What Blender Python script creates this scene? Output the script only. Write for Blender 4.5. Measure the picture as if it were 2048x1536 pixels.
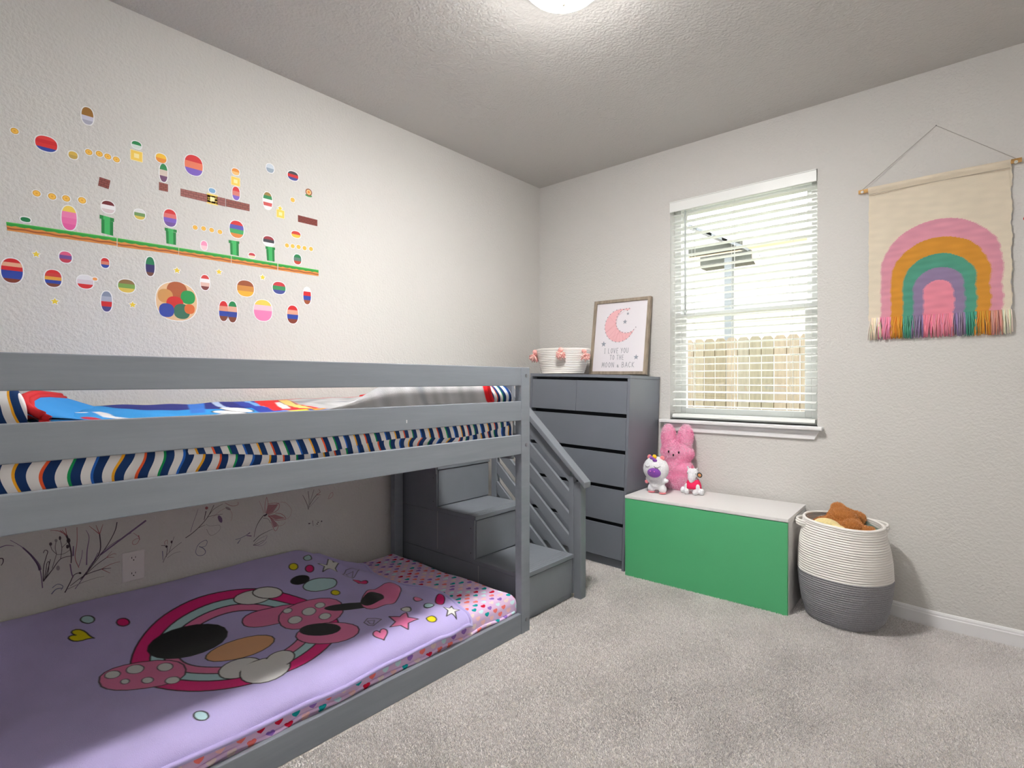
import bpy, math, random
import numpy as np
from math import pi, sin, cos, radians, sqrt
from mathutils import Vector, Matrix, noise
random.seed(7); rng = np.random.default_rng(5)
scene = bpy.context.scene
for o in list(bpy.data.objects): bpy.data.objects.remove(o)

# ------------------------------------------------------------------ camera, light, exposure
CAMX, CAMZ = 2.681, 1.18
cam = bpy.data.cameras.new('camera'); camo = bpy.data.objects.new('camera', cam); scene.collection.objects.link(camo)
camo.location = (CAMX, 0, CAMZ); camo.rotation_euler = (pi/2, 0, math.atan(938/1070.6))
cam.sensor_width = 36; cam.lens = 36*1070.6/2048; cam.shift_y = -6/2048; cam.clip_start = .02
scene.camera = camo
scene.view_settings.view_transform = 'Standard'; scene.view_settings.look = 'None'
scene.view_settings.exposure = 0.13; scene.view_settings.gamma = 1; scene.view_settings.use_curve_mapping = False
scene.cycles.max_bounces = 10; scene.cycles.diffuse_bounces = 6; scene.cycles.use_denoising = True
SKY = 4.2; LAMP = .80; DOOR_FILL = 14
w = bpy.data.worlds.new('sky'); scene.world = w; w.use_nodes = True
bg = w.node_tree.nodes['Background']; bg.inputs[0].default_value = (.96, .98, 1, 1); bg.inputs[1].default_value = SKY
# room dimensions in metres: left wall x=0, back wall y=YB
YB, ZC, XR, YF = 3.40, 2.735, 3.35, -.62
def area(name, loc, rot, sx, sy, e, col=(1, 1, 1)):
    l = bpy.data.lights.new(name, 'AREA'); l.shape = 'RECTANGLE'; l.size = sx; l.size_y = sy; l.energy = e; l.color = col
    o = bpy.data.objects.new(name, l); scene.collection.objects.link(o); o.location = loc; o.rotation_euler = rot; return o
# unseen fill lamp added outside the doorway behind the camera to brighten the room
area('hall_fill_light', (2.45, YF-.35, 1.75), (radians(82), 0, radians(18)), .9, 1.3, DOOR_FILL, (1, .985, .96))

# ------------------------------------------------------------------ helpers
def lin(c):
    return tuple((v/255/12.92 if v/255 <= .04045 else ((v/255+.055)/1.055)**2.4) for v in c[:3]) + (1,)
def sm(a, b, x):
    t = np.clip((x-a)/(b-a), 0, 1); return t*t*(3-2*t)
class NT:
    def __init__(s, m): s.t = m.node_tree; s.n = s.t.nodes; s.l = s.t.links
    def new(s, kind, **kw):
        n = s.n.new(kind)
        for k, v in kw.items(): setattr(n, k, v)
        return n
    def math(s, op, a, b=None, clamp=False):
        n = s.n.new('ShaderNodeMath'); n.operation = op; n.use_clamp = clamp
        for i, v in enumerate((a, b)):
            if v is None: continue
            if isinstance(v, (int, float)): n.inputs[i].default_value = v
            else: s.l.new(v, n.inputs[i])
        return n.outputs[0]
MATS = {}
def mat(name, col=(200, 200, 200), rough=.6, spec=.5, noise_s=0, noise_a=0, bump_s=0, bump_d=0, attr=False, metal=0, stretch=None, sheen=0, emit=None, bump2=None):
    if name in MATS: return MATS[name]
    m = bpy.data.materials.new(name); m.use_nodes = True; N = NT(m)
    b = N.n['Principled BSDF']; b.inputs['Roughness'].default_value = rough; b.inputs['Metallic'].default_value = metal
    b.inputs['Specular IOR Level'].default_value = spec; b.inputs['Base Color'].default_value = lin(col)
    if sheen: b.inputs['Sheen Weight'].default_value = sheen
    tc = N.new('ShaderNodeTexCoord').outputs['Object']
    if stretch:
        mp = N.new('ShaderNodeMapping'); mp.inputs['Scale'].default_value = stretch; N.l.new(tc, mp.inputs[0]); tc = mp.outputs[0]
    src = None
    if attr:
        a = N.new('ShaderNodeAttribute', attribute_name='Col'); src = a.outputs['Color']; N.l.new(src, b.inputs['Base Color'])
    if noise_s:
        nz = N.new('ShaderNodeTexNoise'); nz.inputs['Scale'].default_value = noise_s; nz.inputs['Detail'].default_value = 5; N.l.new(tc, nz.inputs['Vector'])
        mx = N.new('ShaderNodeMix', data_type='RGBA', blend_type='MULTIPLY'); mx.inputs[0].default_value = 1
        mr = N.new('ShaderNodeMapRange'); mr.inputs[1].default_value = .3; mr.inputs[2].default_value = .7; mr.inputs[3].default_value = 1-noise_a; mr.inputs[4].default_value = 1+noise_a*.5
        N.l.new(nz.outputs[0], mr.inputs[0])
        if src: N.l.new(src, mx.inputs[6])
        else: mx.inputs[6].default_value = lin(col)
        N.l.new(mr.outputs[0], mx.inputs[7]); N.l.new(mx.outputs[2], b.inputs['Base Color'])
    if bump_s:
        nz = N.new('ShaderNodeTexNoise'); nz.inputs['Scale'].default_value = bump_s; nz.inputs['Detail'].default_value = 3; N.l.new(tc, nz.inputs['Vector'])
        bp = N.new('ShaderNodeBump'); bp.inputs['Strength'].default_value = 1; bp.inputs['Distance'].default_value = bump_d
        h = nz.outputs[0]
        if bump2:
            n2 = N.new('ShaderNodeTexNoise'); n2.inputs['Scale'].default_value = bump2[0]; N.l.new(tc, n2.inputs['Vector'])
            h = N.math('ADD', h, N.math('MULTIPLY', n2.outputs[0], bump2[1]))
        N.l.new(h, bp.inputs['Height']); N.l.new(bp.outputs[0], b.inputs['Normal'])
    if emit:
        b.inputs['Emission Color'].default_value = lin(emit[0]); b.inputs['Emission Strength'].default_value = emit[1]
    MATS[name] = m; return m

ORG = {}
def tag(o, label=None, cat=None, group=None, kind=None):
    for k, v in (('label', label), ('category', cat), ('group', group), ('kind', kind)):
        if v: o[k] = v
    return o
def thing(name, label, cat, loc=(0, 0, 0), rot=(0, 0, 0), group=None):
    o = bpy.data.objects.new(name, None); scene.collection.objects.link(o); o.empty_display_size = .05
    o.location = loc; o.rotation_euler = rot; ORG[o.name] = Vector(loc); return tag(o, label, cat, group)
class MB:
    """collects faces in world coordinates and links them as one mesh object"""
    def __init__(s): s.v = []; s.f = []; s.c = []; s.col = (200, 200, 200)
    def add(s, vs, fs, M=None):
        k = len(s.v)
        for p in vs: s.v.append(tuple(M @ Vector(p)) if M else tuple(p))
        for f in fs: s.f.append(tuple(i+k for i in f)); s.c.append(s.col)
        return s
    def box(s, x0, x1, y0, y1, z0, z1, M=None):
        return s.add([(x, y, z) for z in (z0, z1) for y in (y0, y1) for x in (x0, x1)], [(0, 2, 3, 1), (4, 5, 7, 6), (0, 1, 5, 4), (2, 6, 7, 3), (0, 4, 6, 2), (1, 3, 7, 5)], M)
    def prism(s, pts, d, M=None):
        """pts: list of 3d points (planar), d: extrusion vector"""
        n = len(pts); q = [tuple(Vector(p)+Vector(d)) for p in pts]
        return s.add(list(pts)+q, [tuple(range(n))[::-1], tuple(range(n, 2*n))]+[(i, (i+1) % n, n+(i+1) % n, n+i) for i in range(n)], M)
    def tube(s, path, r, n=8, closed=False, cap=True):
        P = [Vector(p) for p in path]; m = len(P); vs = []; fs = []
        prev = None
        for i in range(m):
            a = P[(i-1) % m] if closed or i > 0 else P[0]; b = P[(i+1) % m] if closed or i < m-1 else P[-1]
            t = (b-a).normalized() if (b-a).length > 1e-9 else Vector((0, 0, 1))
            if prev is None: u = t.orthogonal().normalized()
            else: u = (prev - t*prev.dot(t)).normalized()
            prev = u; w_ = t.cross(u); rr = r[i] if isinstance(r, (list, tuple)) else r
            for k in range(n): vs.append(tuple(P[i]+(u*cos(2*pi*k/n)+w_*sin(2*pi*k/n))*rr))
        for i in range(m if closed else m-1):
            for k in range(n):
                a = i*n+k; b = i*n+(k+1) % n; j = ((i+1) % m)*n
                fs.append((a, b, j+(k+1) % n, j+k))
        if cap and not closed: fs += [tuple(range(n))[::-1], tuple(range((m-1)*n, m*n))]
        return s.add(vs, fs)
    def lathe(s, prof, c, n=32, M=None, cap0=True, cap1=False):
        vs = []; fs = []
        for r, z in prof:
            for k in range(n): vs.append((c[0]+r*cos(2*pi*k/n), c[1]+r*sin(2*pi*k/n), c[2]+z))
        for i in range(len(prof)-1):
            for k in range(n): fs.append((i*n+k, i*n+(k+1) % n, (i+1)*n+(k+1) % n, (i+1)*n+k))
        if cap0: fs.append(tuple(range(n))[::-1])
        if cap1: fs.append(tuple(range((len(prof)-1)*n, len(prof)*n)))
        return s.add(vs, fs, M)
    def ell(s, c, r, rot=(0, 0, 0), n=16, m=10, pw=1):
        from mathutils import Euler
        M = Matrix.Translation(c) @ Euler(rot).to_matrix().to_4x4()
        vs = [(0, 0, -r[2])]; fs = []
        for i in range(1, m):
            a = -pi/2+pi*i/m
            for k in range(n): vs.append((r[0]*cos(a)*cos(2*pi*k/n), r[1]*cos(a)*sin(2*pi*k/n), r[2]*sin(a)))
        vs.append((0, 0, r[2])); t = len(vs)-1
        for k in range(n): fs.append((0, 1+(k+1) % n, 1+k)); fs.append((t, t-n+k, t-n+(k+1) % n))
        for i in range(m-2):
            for k in range(n): a = 1+i*n; fs.append((a+k, a+(k+1) % n, a+n+(k+1) % n, a+n+k))
        return s.add(vs, fs, M)
    def grid(s, fn, nu, nv):
        return s.add([fn(i/nu, j/nv) for j in range(nv+1) for i in range(nu+1)], [(j*(nu+1)+i, j*(nu+1)+i+1, (j+1)*(nu+1)+i+1, (j+1)*(nu+1)+i) for j in range(nv) for i in range(nu)])
    def build(s, name, m, parent=None, smooth=False, bevel=0, attr=False, label=None, remesh=0, seg=2):
        o_ = ORG.get(parent.name, Vector()) if parent else Vector()
        me = bpy.data.meshes.new(name); me.from_pydata([(a-o_[0], b-o_[1], c-o_[2]) for a, b, c in s.v], [], s.f)
        if attr:
            ca = me.color_attributes.new('Col', 'FLOAT_COLOR', 'CORNER'); L = {}
            buf = np.zeros((len(me.loops), 4), 'f'); i = 0
            for f, c in zip(s.f, s.c):
                if c not in L: L[c] = lin(c)
                buf[i:i+len(f)] = L[c]; i += len(f)
            ca.data.foreach_set('color', buf.ravel())
        me.materials.append(m); o = bpy.data.objects.new(name, me); scene.collection.objects.link(o)
        if smooth: me.polygons.foreach_set('use_smooth', [True]*len(me.polygons))
        if parent: o.parent = parent
        ORG[o.name] = o_
        if remesh:
            r = o.modifiers.new('remesh', 'REMESH'); r.mode = 'VOXEL'; r.voxel_size = remesh; r.use_smooth_shade = True
            r = o.modifiers.new('smooth', 'SMOOTH'); r.iterations = 6; r.factor = .6
        if bevel:
            b = o.modifiers.new('bevel', 'BEVEL'); b.width = bevel; b.segments = seg; b.limit_method = 'ANGLE'; b.angle_limit = radians(40)
            b.harden_normals = False
        if label: o['label'] = label
        me.update(); return o
def struct(o): o['kind'] = 'structure'; return o
def cyl(mb, a, b, r, n=12): return mb.tube([a, b], r, n)
def np_mesh(name, V, Fq, m, parent=None, smooth=True, col=None):
    """dense grid mesh from numpy arrays; col = per-vertex linear rgba"""
    o_ = ORG.get(parent.name, Vector()) if parent else Vector()
    me = bpy.data.meshes.new(name); me.vertices.add(len(V)); me.vertices.foreach_set('co', (V-np.array(o_)).astype('f').ravel())
    k = Fq.shape[1]; me.loops.add(len(Fq)*k); me.loops.foreach_set('vertex_index', Fq.astype('i').ravel())
    me.polygons.add(len(Fq)); me.polygons.foreach_set('loop_start', np.arange(0, len(Fq)*k, k, dtype='i'))
    me.update(calc_edges=True)
    if smooth: me.polygons.foreach_set('use_smooth', np.ones(len(Fq), bool))
    if col is not None:
        ca = me.color_attributes.new('Col', 'FLOAT_COLOR', 'POINT'); ca.data.foreach_set('color', col.astype('f').ravel())
    me.materials.append(m); o = bpy.data.objects.new(name, me); scene.collection.objects.link(o)
    if parent: o.parent = parent
    ORG[o.name] = o_; return o
def gridq(nu, nv):
    i, j = np.meshgrid(np.arange(nu-1), np.arange(nv-1)); a = (j*nu+i).ravel(); return np.stack([a, a+1, a+nu+1, a+nu], 1)
def fbm(x, y, s, seed=0):
    """cheap smooth value noise on arrays, about -1..1"""
    r = np.random.default_rng(seed); o = np.zeros_like(x)
    for k in range(10):
        a = r.uniform(0, 2*pi); f = s*r.uniform(.5, 1.6); o += np.sin((x*np.cos(a)+y*np.sin(a))*f+r.uniform(0, 6.3))
    return o/4
def paint(U, V, col, poly, fill, ow=0., aa=.0015):
    """colour the points (U,V) inside a closed polygon, with a dark outline of width ow"""
    P = np.array(poly, float).reshape(-1, 2); lo = P.min(0)-.01; hi = P.max(0)+.01
    m = (U > lo[0]) & (U < hi[0]) & (V > lo[1]) & (V < hi[1]); idx = np.nonzero(m)[0]
    if not len(idx): return
    u = U[idx]; v = V[idx]; d = np.full(len(idx), 9.); ins = np.zeros(len(idx), bool)
    for i in range(len(P)):
        a = P[i]; b = P[(i+1) % len(P)]; e = b-a; wx = u-a[0]; wy = v-a[1]
        t = np.clip((wx*e[0]+wy*e[1])/(e@e+1e-12), 0, 1); d = np.minimum(d, np.hypot(wx-e[0]*t, wy-e[1]*t))
        if a[1] != b[1]:
            c = ((a[1] > v) != (b[1] > v)) & (u < e[0]*(v-a[1])/(b[1]-a[1])+a[0]); ins ^= c
    sd = np.where(ins, -d, d)
    if fill is not None:
        k = np.clip(.5-sd/aa/2, 0, 1)[:, None]; col[idx] = col[idx]*(1-k)+np.array(lin(fill))*k
    if ow:
        k = np.clip(.5-(np.abs(sd)-ow/2)/aa/2, 0, 1)[:, None]; col[idx] = col[idx]*(1-k)+np.array(lin((20, 18, 24)))*k
def blades(name, P, Nn, h, wd, m, parent, cols=None, spread=.5, n=None):
    """short triangular fibres standing on points P with normals Nn"""
    n = len(P); r = np.random.default_rng(3)
    d = Nn+r.normal(0, spread, (n, 3)); d /= np.linalg.norm(d, axis=1)[:, None]
    s = np.cross(d, r.normal(0, 1, (n, 3))); s /= np.linalg.norm(s, axis=1)[:, None]+1e-9
    hh = h*r.uniform(.7, 1.3, (n, 1)); V = np.stack([P-s*wd, P+s*wd, P+d*hh], 1).reshape(-1, 3)
    F = np.arange(3*n).reshape(-1, 3); c = None
    if cols is not None: c = np.repeat(cols, 3, 0)
    return np_mesh(name, V, F, m, parent, False, c)
def sample_surface(o, n, seed=1):
    dg = bpy.context.evaluated_depsgraph_get(); dg.update(); ev = o.evaluated_get(dg); me = ev.to_mesh(); me.calc_loop_triangles()
    co = np.empty(len(me.vertices)*3, 'f'); me.vertices.foreach_get('co', co); co = co.reshape(-1, 3)
    t = np.empty(len(me.loop_triangles)*3, 'i'); me.loop_triangles.foreach_get('vertices', t); t = t.reshape(-1, 3)
    A, B, C = co[t[:, 0]], co[t[:, 1]], co[t[:, 2]]; nn = np.cross(B-A, C-A); ar = np.linalg.norm(nn, axis=1)
    r = np.random.default_rng(seed); k = r.choice(len(t), n, p=ar/ar.sum()); a, b = r.random((2, n, 1)); sw = (a+b) > 1; a = np.where(sw, 1-a, a); b = np.where(sw, 1-b, b)
    P = A[k]+(B-A)[k]*a+(C-A)[k]*b; Nn = nn[k]/ar[k][:, None]; ev.to_mesh_clear()
    return P+np.array(ORG[o.name]), Nn

# ------------------------------------------------------------------ materials
wallm = mat('wall_paint', (211, 209, 206), .85, .2, bump_s=85, bump_d=.0035, bump2=(30, .6), noise_s=.9, noise_a=.02)
ceilm = mat('ceiling_paint', (197, 195, 192), .9, .15, bump_s=80, bump_d=.0032, bump2=(24, .8))
white = mat('white_paint', (236, 236, 238), .4)
vinyl = mat('white_vinyl', (240, 242, 240), .35)
bedm = mat('grey_bed_paint', (128, 134, 143), .48, .4, noise_s=14, noise_a=.07, stretch=(3, .25, 3), bump_s=40, bump_d=.0004)
stairm = mat('grey_stair_paint', (118, 123, 131), .5, .4, noise_s=9, noise_a=.05, bump_s=50, bump_d=.0003)
dresm = mat('grey_dresser_foil', (112, 117, 127), .42, .4, noise_s=5, noise_a=.03)
darkm = mat('drawer_gap_shade', (40, 42, 48), .8)
metal = mat('dull_metal', (130, 132, 138), .35, metal=.8)
blackm = mat('black_plastic', (18, 18, 20), .4)

# ------------------------------------------------------------------ room shell
def zfloor(x, y): return -.042*sm(1.85, 2.55, x)*sm(2.55, 3.3, y)
carpet = mat('carpet_base', (215, 208, 202), .95, .1, noise_s=160, noise_a=.25, bump_s=300, bump_d=.004)
X_, Y_ = np.meshgrid(np.linspace(0, XR, 120), np.linspace(YF-1.4, YB, 160)); x_, y_ = X_.ravel(), Y_.ravel()
fl = struct(np_mesh('floor', np.stack([x_, y_, zfloor(x_, y_)-.006], 1), gridq(120, 160), carpet))
def vis_floor(x, y):
    ok = (x > 1.07) | ((y > 2.0) & (x > 1.0)) | ((y > 2.48) & (x > .62))
    dx = x-CAMX; F = dx*-.659+y*.7522; R = dx*.7522+y*.659
    return ok & (F > .3) & (np.abs(R) < F*1.02) & (1.18/np.maximum(F, .1) < .80) & ~((x > 1.03) & (x < 1.93) & (y > 2.97)) & (y < YB-.015)
n = 1100000; px_ = rng.uniform(.62, XR, n); py_ = rng.uniform(.35, YB, n); k = vis_floor(px_, py_)
dd = np.hypot(px_-CAMX, py_); k &= rng.random(n) < np.clip(2.9/dd, .45, 1)
px_, py_ = px_[k], py_[k]
P_ = np.stack([px_, py_, zfloor(px_, py_)-.007], 1); lean = np.stack([fbm(px_, py_, 5, 1)*.25, fbm(px_, py_, 5, 2)*.25-.1, np.ones(len(px_))], 1)
tone = np.clip(.93+.055*fbm(px_, py_, 6, 3)+.055*fbm(px_, py_, 17, 4)+rng.normal(0, .11, len(px_)), .6, 1.2)
tc = np.ones((len(px_), 4)); tc[:, :3] = np.array(lin((238, 235, 234)))[:3]*tone[:, None]
pile = blades('carpet_pile', P_, lean, .0085, .0022, mat('carpet_fibre', rough=.95, spec=.1, attr=True), fl, tc, .55); tag(pile, kind='stuff')
print('blades', len(px_))

def wallobj(name, boxes, m):
    b = MB()
    for q in boxes: b.box(*q)
    return struct(b.build(name, m))
WX0, WX1, WZ0, WZ1 = 1.112, 1.988, .925, 2.374
wallobj('wall_left', [(-.12, 0, YF-.1, YB+.14, -.1, ZC+.1)], wallm)
wallobj('wall_back', [(-.02, WX0, YB, YB+.14, -.1, ZC+.1), (WX1, XR+.02, YB, YB+.14, -.1, ZC+.1), (WX0, WX1, YB, YB+.14, -.1, WZ0), (WX0, WX1, YB, YB+.14, WZ1, ZC+.1)], wallm)
wallobj('wall_right', [(XR, XR+.12, YF-1.5, YB+.14, -.1, ZC+.1)], wallm)
wallobj('wall_front', [(0, 2.0, YF-.1, YF, -.1, ZC+.1), (2.95, XR, YF-.1, YF, -.1, ZC+.1), (2.0, 2.95, YF-.1, YF, 2.05, ZC+.1)], wallm)
wallobj('wall_hall_blocker', [(-.1, XR, YF-1.5, YF-1.4, -.1, ZC+.1), (-.12, 0, YF-1.5, YF-.1, -.1, ZC+.1)], wallm)  # unseen hall walls, added to stop sky light leaking through the doorway
wallobj('ceiling', [(-.12, XR+.12, YF-1.5, YB+.14, ZC, ZC+.1)], ceilm)
def baseboard(name, path, d):
    b = MB(); pr = [(0, .0), (.013, .0), (.013, .052), (.010, .056), (.010, .064), (.006, .072), (0, .074)]
    (x0, y0), (x1, y1) = path; nseg = 24
    vs = []; fs = []
    for i in range(nseg+1):
        t = i/nseg; x = x0+(x1-x0)*t; y = y0+(y1-y0)*t; z = float(zfloor(np.array(x), np.array(y)))
        for o_, h in pr: vs.append((x+d[0]*o_, y+d[1]*o_, z+h-.012*(h == 0)))
    m_ = len(pr)
    for i in range(nseg):
        for j in range(m_-1): fs.append((i*m_+j, i*m_+j+1, (i+1)*m_+j+1, (i+1)*m_+j))
    b.add(vs, fs); return struct(b.build(name, white))
baseboard('baseboard_back', ((0, YB), (XR, YB)), (0, -1))
baseboard('baseboard_left', ((0, YF), (0, YB)), (1, 0))
baseboard('baseboard_right', ((XR, YF), (XR, YB)), (-1, 0))

# ------------------------------------------------------------------ window, sill, blind
b = MB(); fy0, fy1 = YB+.075, YB+.13
for q in ((WX0, WX0+.045, fy0, fy1, WZ0, WZ1), (WX1-.045, WX1, fy0, fy1, WZ0, WZ1), (WX0, WX1, fy0, fy1, WZ1-.045, WZ1), (WX0, WX1, fy0, fy1, WZ0, WZ0+.04)): b.box(*q)
win = struct(b.build('window_1', vinyl, bevel=.003))
def sash(name, z0, z1, y0, y1, wd):
    b = MB(); a, c = WX0+.045, WX1-.045
    for q in ((a, a+wd, y0, y1, z0, z1), (c-wd, c, y0, y1, z0, z1), (a+wd, c-wd, y0, y1, z0, z0+wd), (a+wd, c-wd, y0, y1, z1-wd, z1)): b.box(*q)
    o = b.build(name, vinyl, win, bevel=.003)
    g = MB().box(a+wd, c-wd, (y0+y1)/2-.002, (y0+y1)/2+.002, z0+wd, z1-wd).build('pane', glassm, o); return o
glassm = bpy.data.materials.new('window_glass'); glassm.use_nodes = True; N = NT(glassm)
tr = N.new('ShaderNodeBsdfTransparent'); gl = N.new('ShaderNodeBsdfGlossy'); gl.inputs['Roughness'].default_value = .02; mx = N.new('ShaderNodeMixShader'); mx.inputs[0].default_value = .06
tr.inputs[0].default_value = (.975, .985, .98, 1)
N.l.new(tr.outputs[0], mx.inputs[1]); N.l.new(gl.outputs[0], mx.inputs[2]); N.l.new(mx.outputs[0], N.n['Material Output'].inputs[0])
sash('upper_sash', 1.60, WZ1-.045, fy0+.028, fy1-.004, .03); sash('lower_sash', WZ0+.04, 1.635, fy0+.002, fy0+.026, .036)
b = MB().box(1.052, 2.021, 3.352, YB+.075, .903, .925); struct(b.build('trim_1', white, bevel=.006, seg=3))
b = MB().prism([(1.07, YB, .903), (2.003, YB, .903), (1.975, YB, .849), (1.098, YB, .849)], (0, -.014, 0)); b.box(1.09, 1.985, YB-.019, YB-.014, .880, .898)
struct(b.build('trim_2', white, bevel=.002))
bt = thing('window_blind', 'white horizontal slat blind with open slats hanging in the window', 'window blind', ((WX0+WX1)/2, YB+.03, WZ1))
slatm = mat('blind_slat', (238, 240, 238), .4)
b = MB().box(WX0+.002, WX1-.002, YB-.012, YB-.002, 2.305, 2.373); b.box(WX0+.002, WX1-.002, YB-.016, YB-.002, 2.366, 2.373); b.build('valance', vinyl, bt, bevel=.002)
MB().box(WX0+.01, WX1-.01, YB+.004, YB+.058, 2.325, 2.37).build('headrail', vinyl, bt, bevel=.002)
zs = [2.283-.0452*i for i in range(29)]; zs[-2:] = [zs[-2]-.006, zs[-1]-.004]
slat_me = None
for i, z in enumerate(zs):
    tilt = radians(-3+random.uniform(-.8, .8)) if i < 26 else radians((9, 10, 2)[i-26])
    if slat_me is None:
        b = MB(); W2 = .025; vs = []; nn = 8
        for x in (WX0+.014, WX1-.010):
            for s_ in (1, -1):
                for k in range(nn+1):
                    t = -1+2*k/nn; vs.append((x, YB+.034+t*W2, 2+.0032*(1-t*t)+s_*.0013))
        m_ = nn+1; fs = []
        for k in range(nn):
            fs += [(k, k+1, 2*m_+k+1, 2*m_+k), (m_+k, 3*m_+k, 3*m_+k+1, m_+k+1)]
        fs += [(0, 2*m_, 3*m_, m_), (nn, m_+nn, 3*m_+nn, 2*m_+nn), tuple(range(m_))+tuple(range(2*m_-1, m_-1, -1)), tuple(range(2*m_, 3*m_))+tuple(range(4*m_-1, 3*m_-1, -1))]
        vs = [(x-(WX0+WX1)/2, y-YB-.034, z_-2) for x, y, z_ in vs]
        b.add(vs, fs); so = b.build('slat', slatm); slat_me = so.data
    else:
        so = bpy.data.objects.new('slat', slat_me); scene.collection.objects.link(so)
    so.parent = bt; so.location = (0, .004, z-WZ1); so.rotation_euler = (tilt, 0, 0)
b = MB(); vs = [(0, YB+.006, .962), (0, YB+.062, .962), (0, YB+.062, .938), (0, YB+.052, .930), (0, YB+.018, .930), (0, YB+.000, .942)]
b.prism([(WX0+.014, y, z) for _, y, z in vs], (WX1-WX0-.026, 0, 0)); b.build('bottom_rail', slatm, bt, bevel=.002)
for x in (1.258, 1.512, 1.845):
    b = MB()
    for y in (YB+.010, YB+.060): cyl(b, (x, y, 2.33), (x, y, .955), .0009, 5)
    cyl(b, (x+.012, YB+.034, 2.33), (x+.012, YB+.034, .955), .0008, 5)
    for z in zs: cyl(b, (x, YB+.010, z-.002), (x, YB+.06, z-.002), .0006, 4)
    b.build('ladder_cord', slatm, bt)
b = MB(); cyl(b, (1.219, YB-.004, 2.30), (1.219, YB-.004, 1.64), .0042, 8); b.tube([(1.219, YB-.004, 1.645), (1.219, YB-.004, 1.615)], .006, 8); b.build('tilt_wand', mat('clear_wand', (190, 196, 196), .25), bt, True)

# ------------------------------------------------------------------ outside: ground, fence, neighbour's house
outm = mat('dry_grass', (150, 150, 110), .95, noise_s=20, noise_a=.3)
struct(MB().box(-6, 8, YB+.14, 16, -.3, -.15).build('ground', outm))
fence = thing('wooden_fence', 'tan wooden picket privacy fence seen through the lower half of the window', 'fence', (.9, 7.0, -.15))
fc = mat('fence_wood', rough=.9, attr=True, noise_s=7, noise_a=.22, stretch=(5, 5, .6))
for i in range(24):
    x = -.72+.1432*i; b = MB(); b.col = random.choice([(150, 139, 118), (142, 134, 113), (155, 141, 121), (147, 139, 121), (138, 127, 105)])
    w2 = .0665; t = 1.735+random.uniform(-.004, .004)
    b.prism([(x-w2, 7.0, -.14), (x+w2, 7.0, -.14), (x+w2, 7.0, t-.035), (x+w2-.028, 7.0, t), (x-w2+.028, 7.0, t), (x-w2, 7.0, t-.035)], (0, .016, 0))
    b.build('picket', fc, fence, attr=True)
for z in (.15, .85, 1.5):
    b = MB(); b.col = (170, 150, 120); b.box(-.8, 2.65, 7.018, 7.055, z, z+.085); b.build('fence_rail', fc, fence, attr=True)
hw = mat('cream_siding', (248, 240, 226), .8)
nb = thing('neighbour_house', 'pale cream house wall with a peach trim line beyond the fence', 'house', (1, 11, -.15))
MB().box(-6, 7, 11.0, 11.3, -.15, 3.78).build('wall', hw, nb)
MB().box(-6, 7, 10.7, 11.3, 3.78, 3.95).build('eave', mat('peach_trim', (240, 214, 190), .7), nb)
MB().box(-6, 7, 10.96, 11.0, 2.35, 2.42).build('belt_trim', mat('peach_trim'), nb)
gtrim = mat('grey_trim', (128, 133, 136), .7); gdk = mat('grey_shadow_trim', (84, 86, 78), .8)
pc = thing('patio_cover', 'grey patio roof cover on a post beside the neighbouring house', 'patio cover', (-.8, 9.6, -.15))
MB().box(-.70, -.575, 9.5, 9.62, -.15, 3.33).build('post', gtrim, pc)
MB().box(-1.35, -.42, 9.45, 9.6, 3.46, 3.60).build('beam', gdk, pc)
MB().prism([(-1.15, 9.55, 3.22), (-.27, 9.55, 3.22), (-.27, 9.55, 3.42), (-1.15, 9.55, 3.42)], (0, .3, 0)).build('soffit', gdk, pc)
b = MB()
for i in range(5):
    x0 = -1.75+.27*i; z = 4.22-.155*i
    b.prism([(x0, 9.3, z), (x0+.36, 9.3, z-.20), (x0+.36, 9.3, z-.15), (x0, 9.3, z+.05)], (0, .9, 0))
b.build('roof_panel', gtrim, pc)
MB().prism([(-.33, 9.6, 3.42), (-.22, 9.6, 3.42), (.02, 9.6, 2.86), (-.06, 9.6, 2.86)], (0, .1, 0)).build('downspout', mat('peach_trim'), pc)

# ------------------------------------------------------------------ ceiling lamp
lt = thing('ceiling_light', 'round frosted glass dome ceiling light, glowing, at the top of the photo', 'ceiling light', (1.497, 1.647, ZC))
MB().lathe([(.178, .0), (.18, -.012), (.172, -.026), (.10, -.026)], (1.497, 1.647, ZC), 40, cap0=False).build('base_ring', mat('satin_nickel', (190, 182, 165), .3, metal=.7), lt, True)
dm = mat('glowing_glass', (255, 250, 240), .3, emit=((255, 252, 248), 1))
N = NT(dm); mr = N.new('ShaderNodeMapRange'); sp = N.new('ShaderNodeSeparateXYZ'); N.l.new(N.new('ShaderNodeTexCoord').outputs['Object'], sp.inputs[0]); N.l.new(sp.outputs[2], mr.inputs[0])
for i, v in enumerate((-.055, -.098, 16*LAMP, 430*LAMP)): mr.inputs[i+1].default_value = v
N.l.new(mr.outputs[0], N.n['Principled BSDF'].inputs['Emission Strength'])   # emission graded by height: strong at the bottom, weak above to spare the ceiling
MB().lathe([(.168, -.024), (.165, -.035), (.155, -.055), (.132, -.078), (.10, -.096), (.06, -.107), (.02, -.111), (.001, -.112)], (1.497, 1.647, ZC), 40, cap0=False).build('glass_dome', dm, lt, True)
MB().lathe([(.001, -.142), (.006, -.139), (.008, -.133), (.005, -.127), (.004, -.122), (.013, -.118), (.015, -.112), (.001, -.108)], (1.497, 1.647, ZC), 16, cap0=False).build('finial', mat('satin_nickel'), lt, True)

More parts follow.
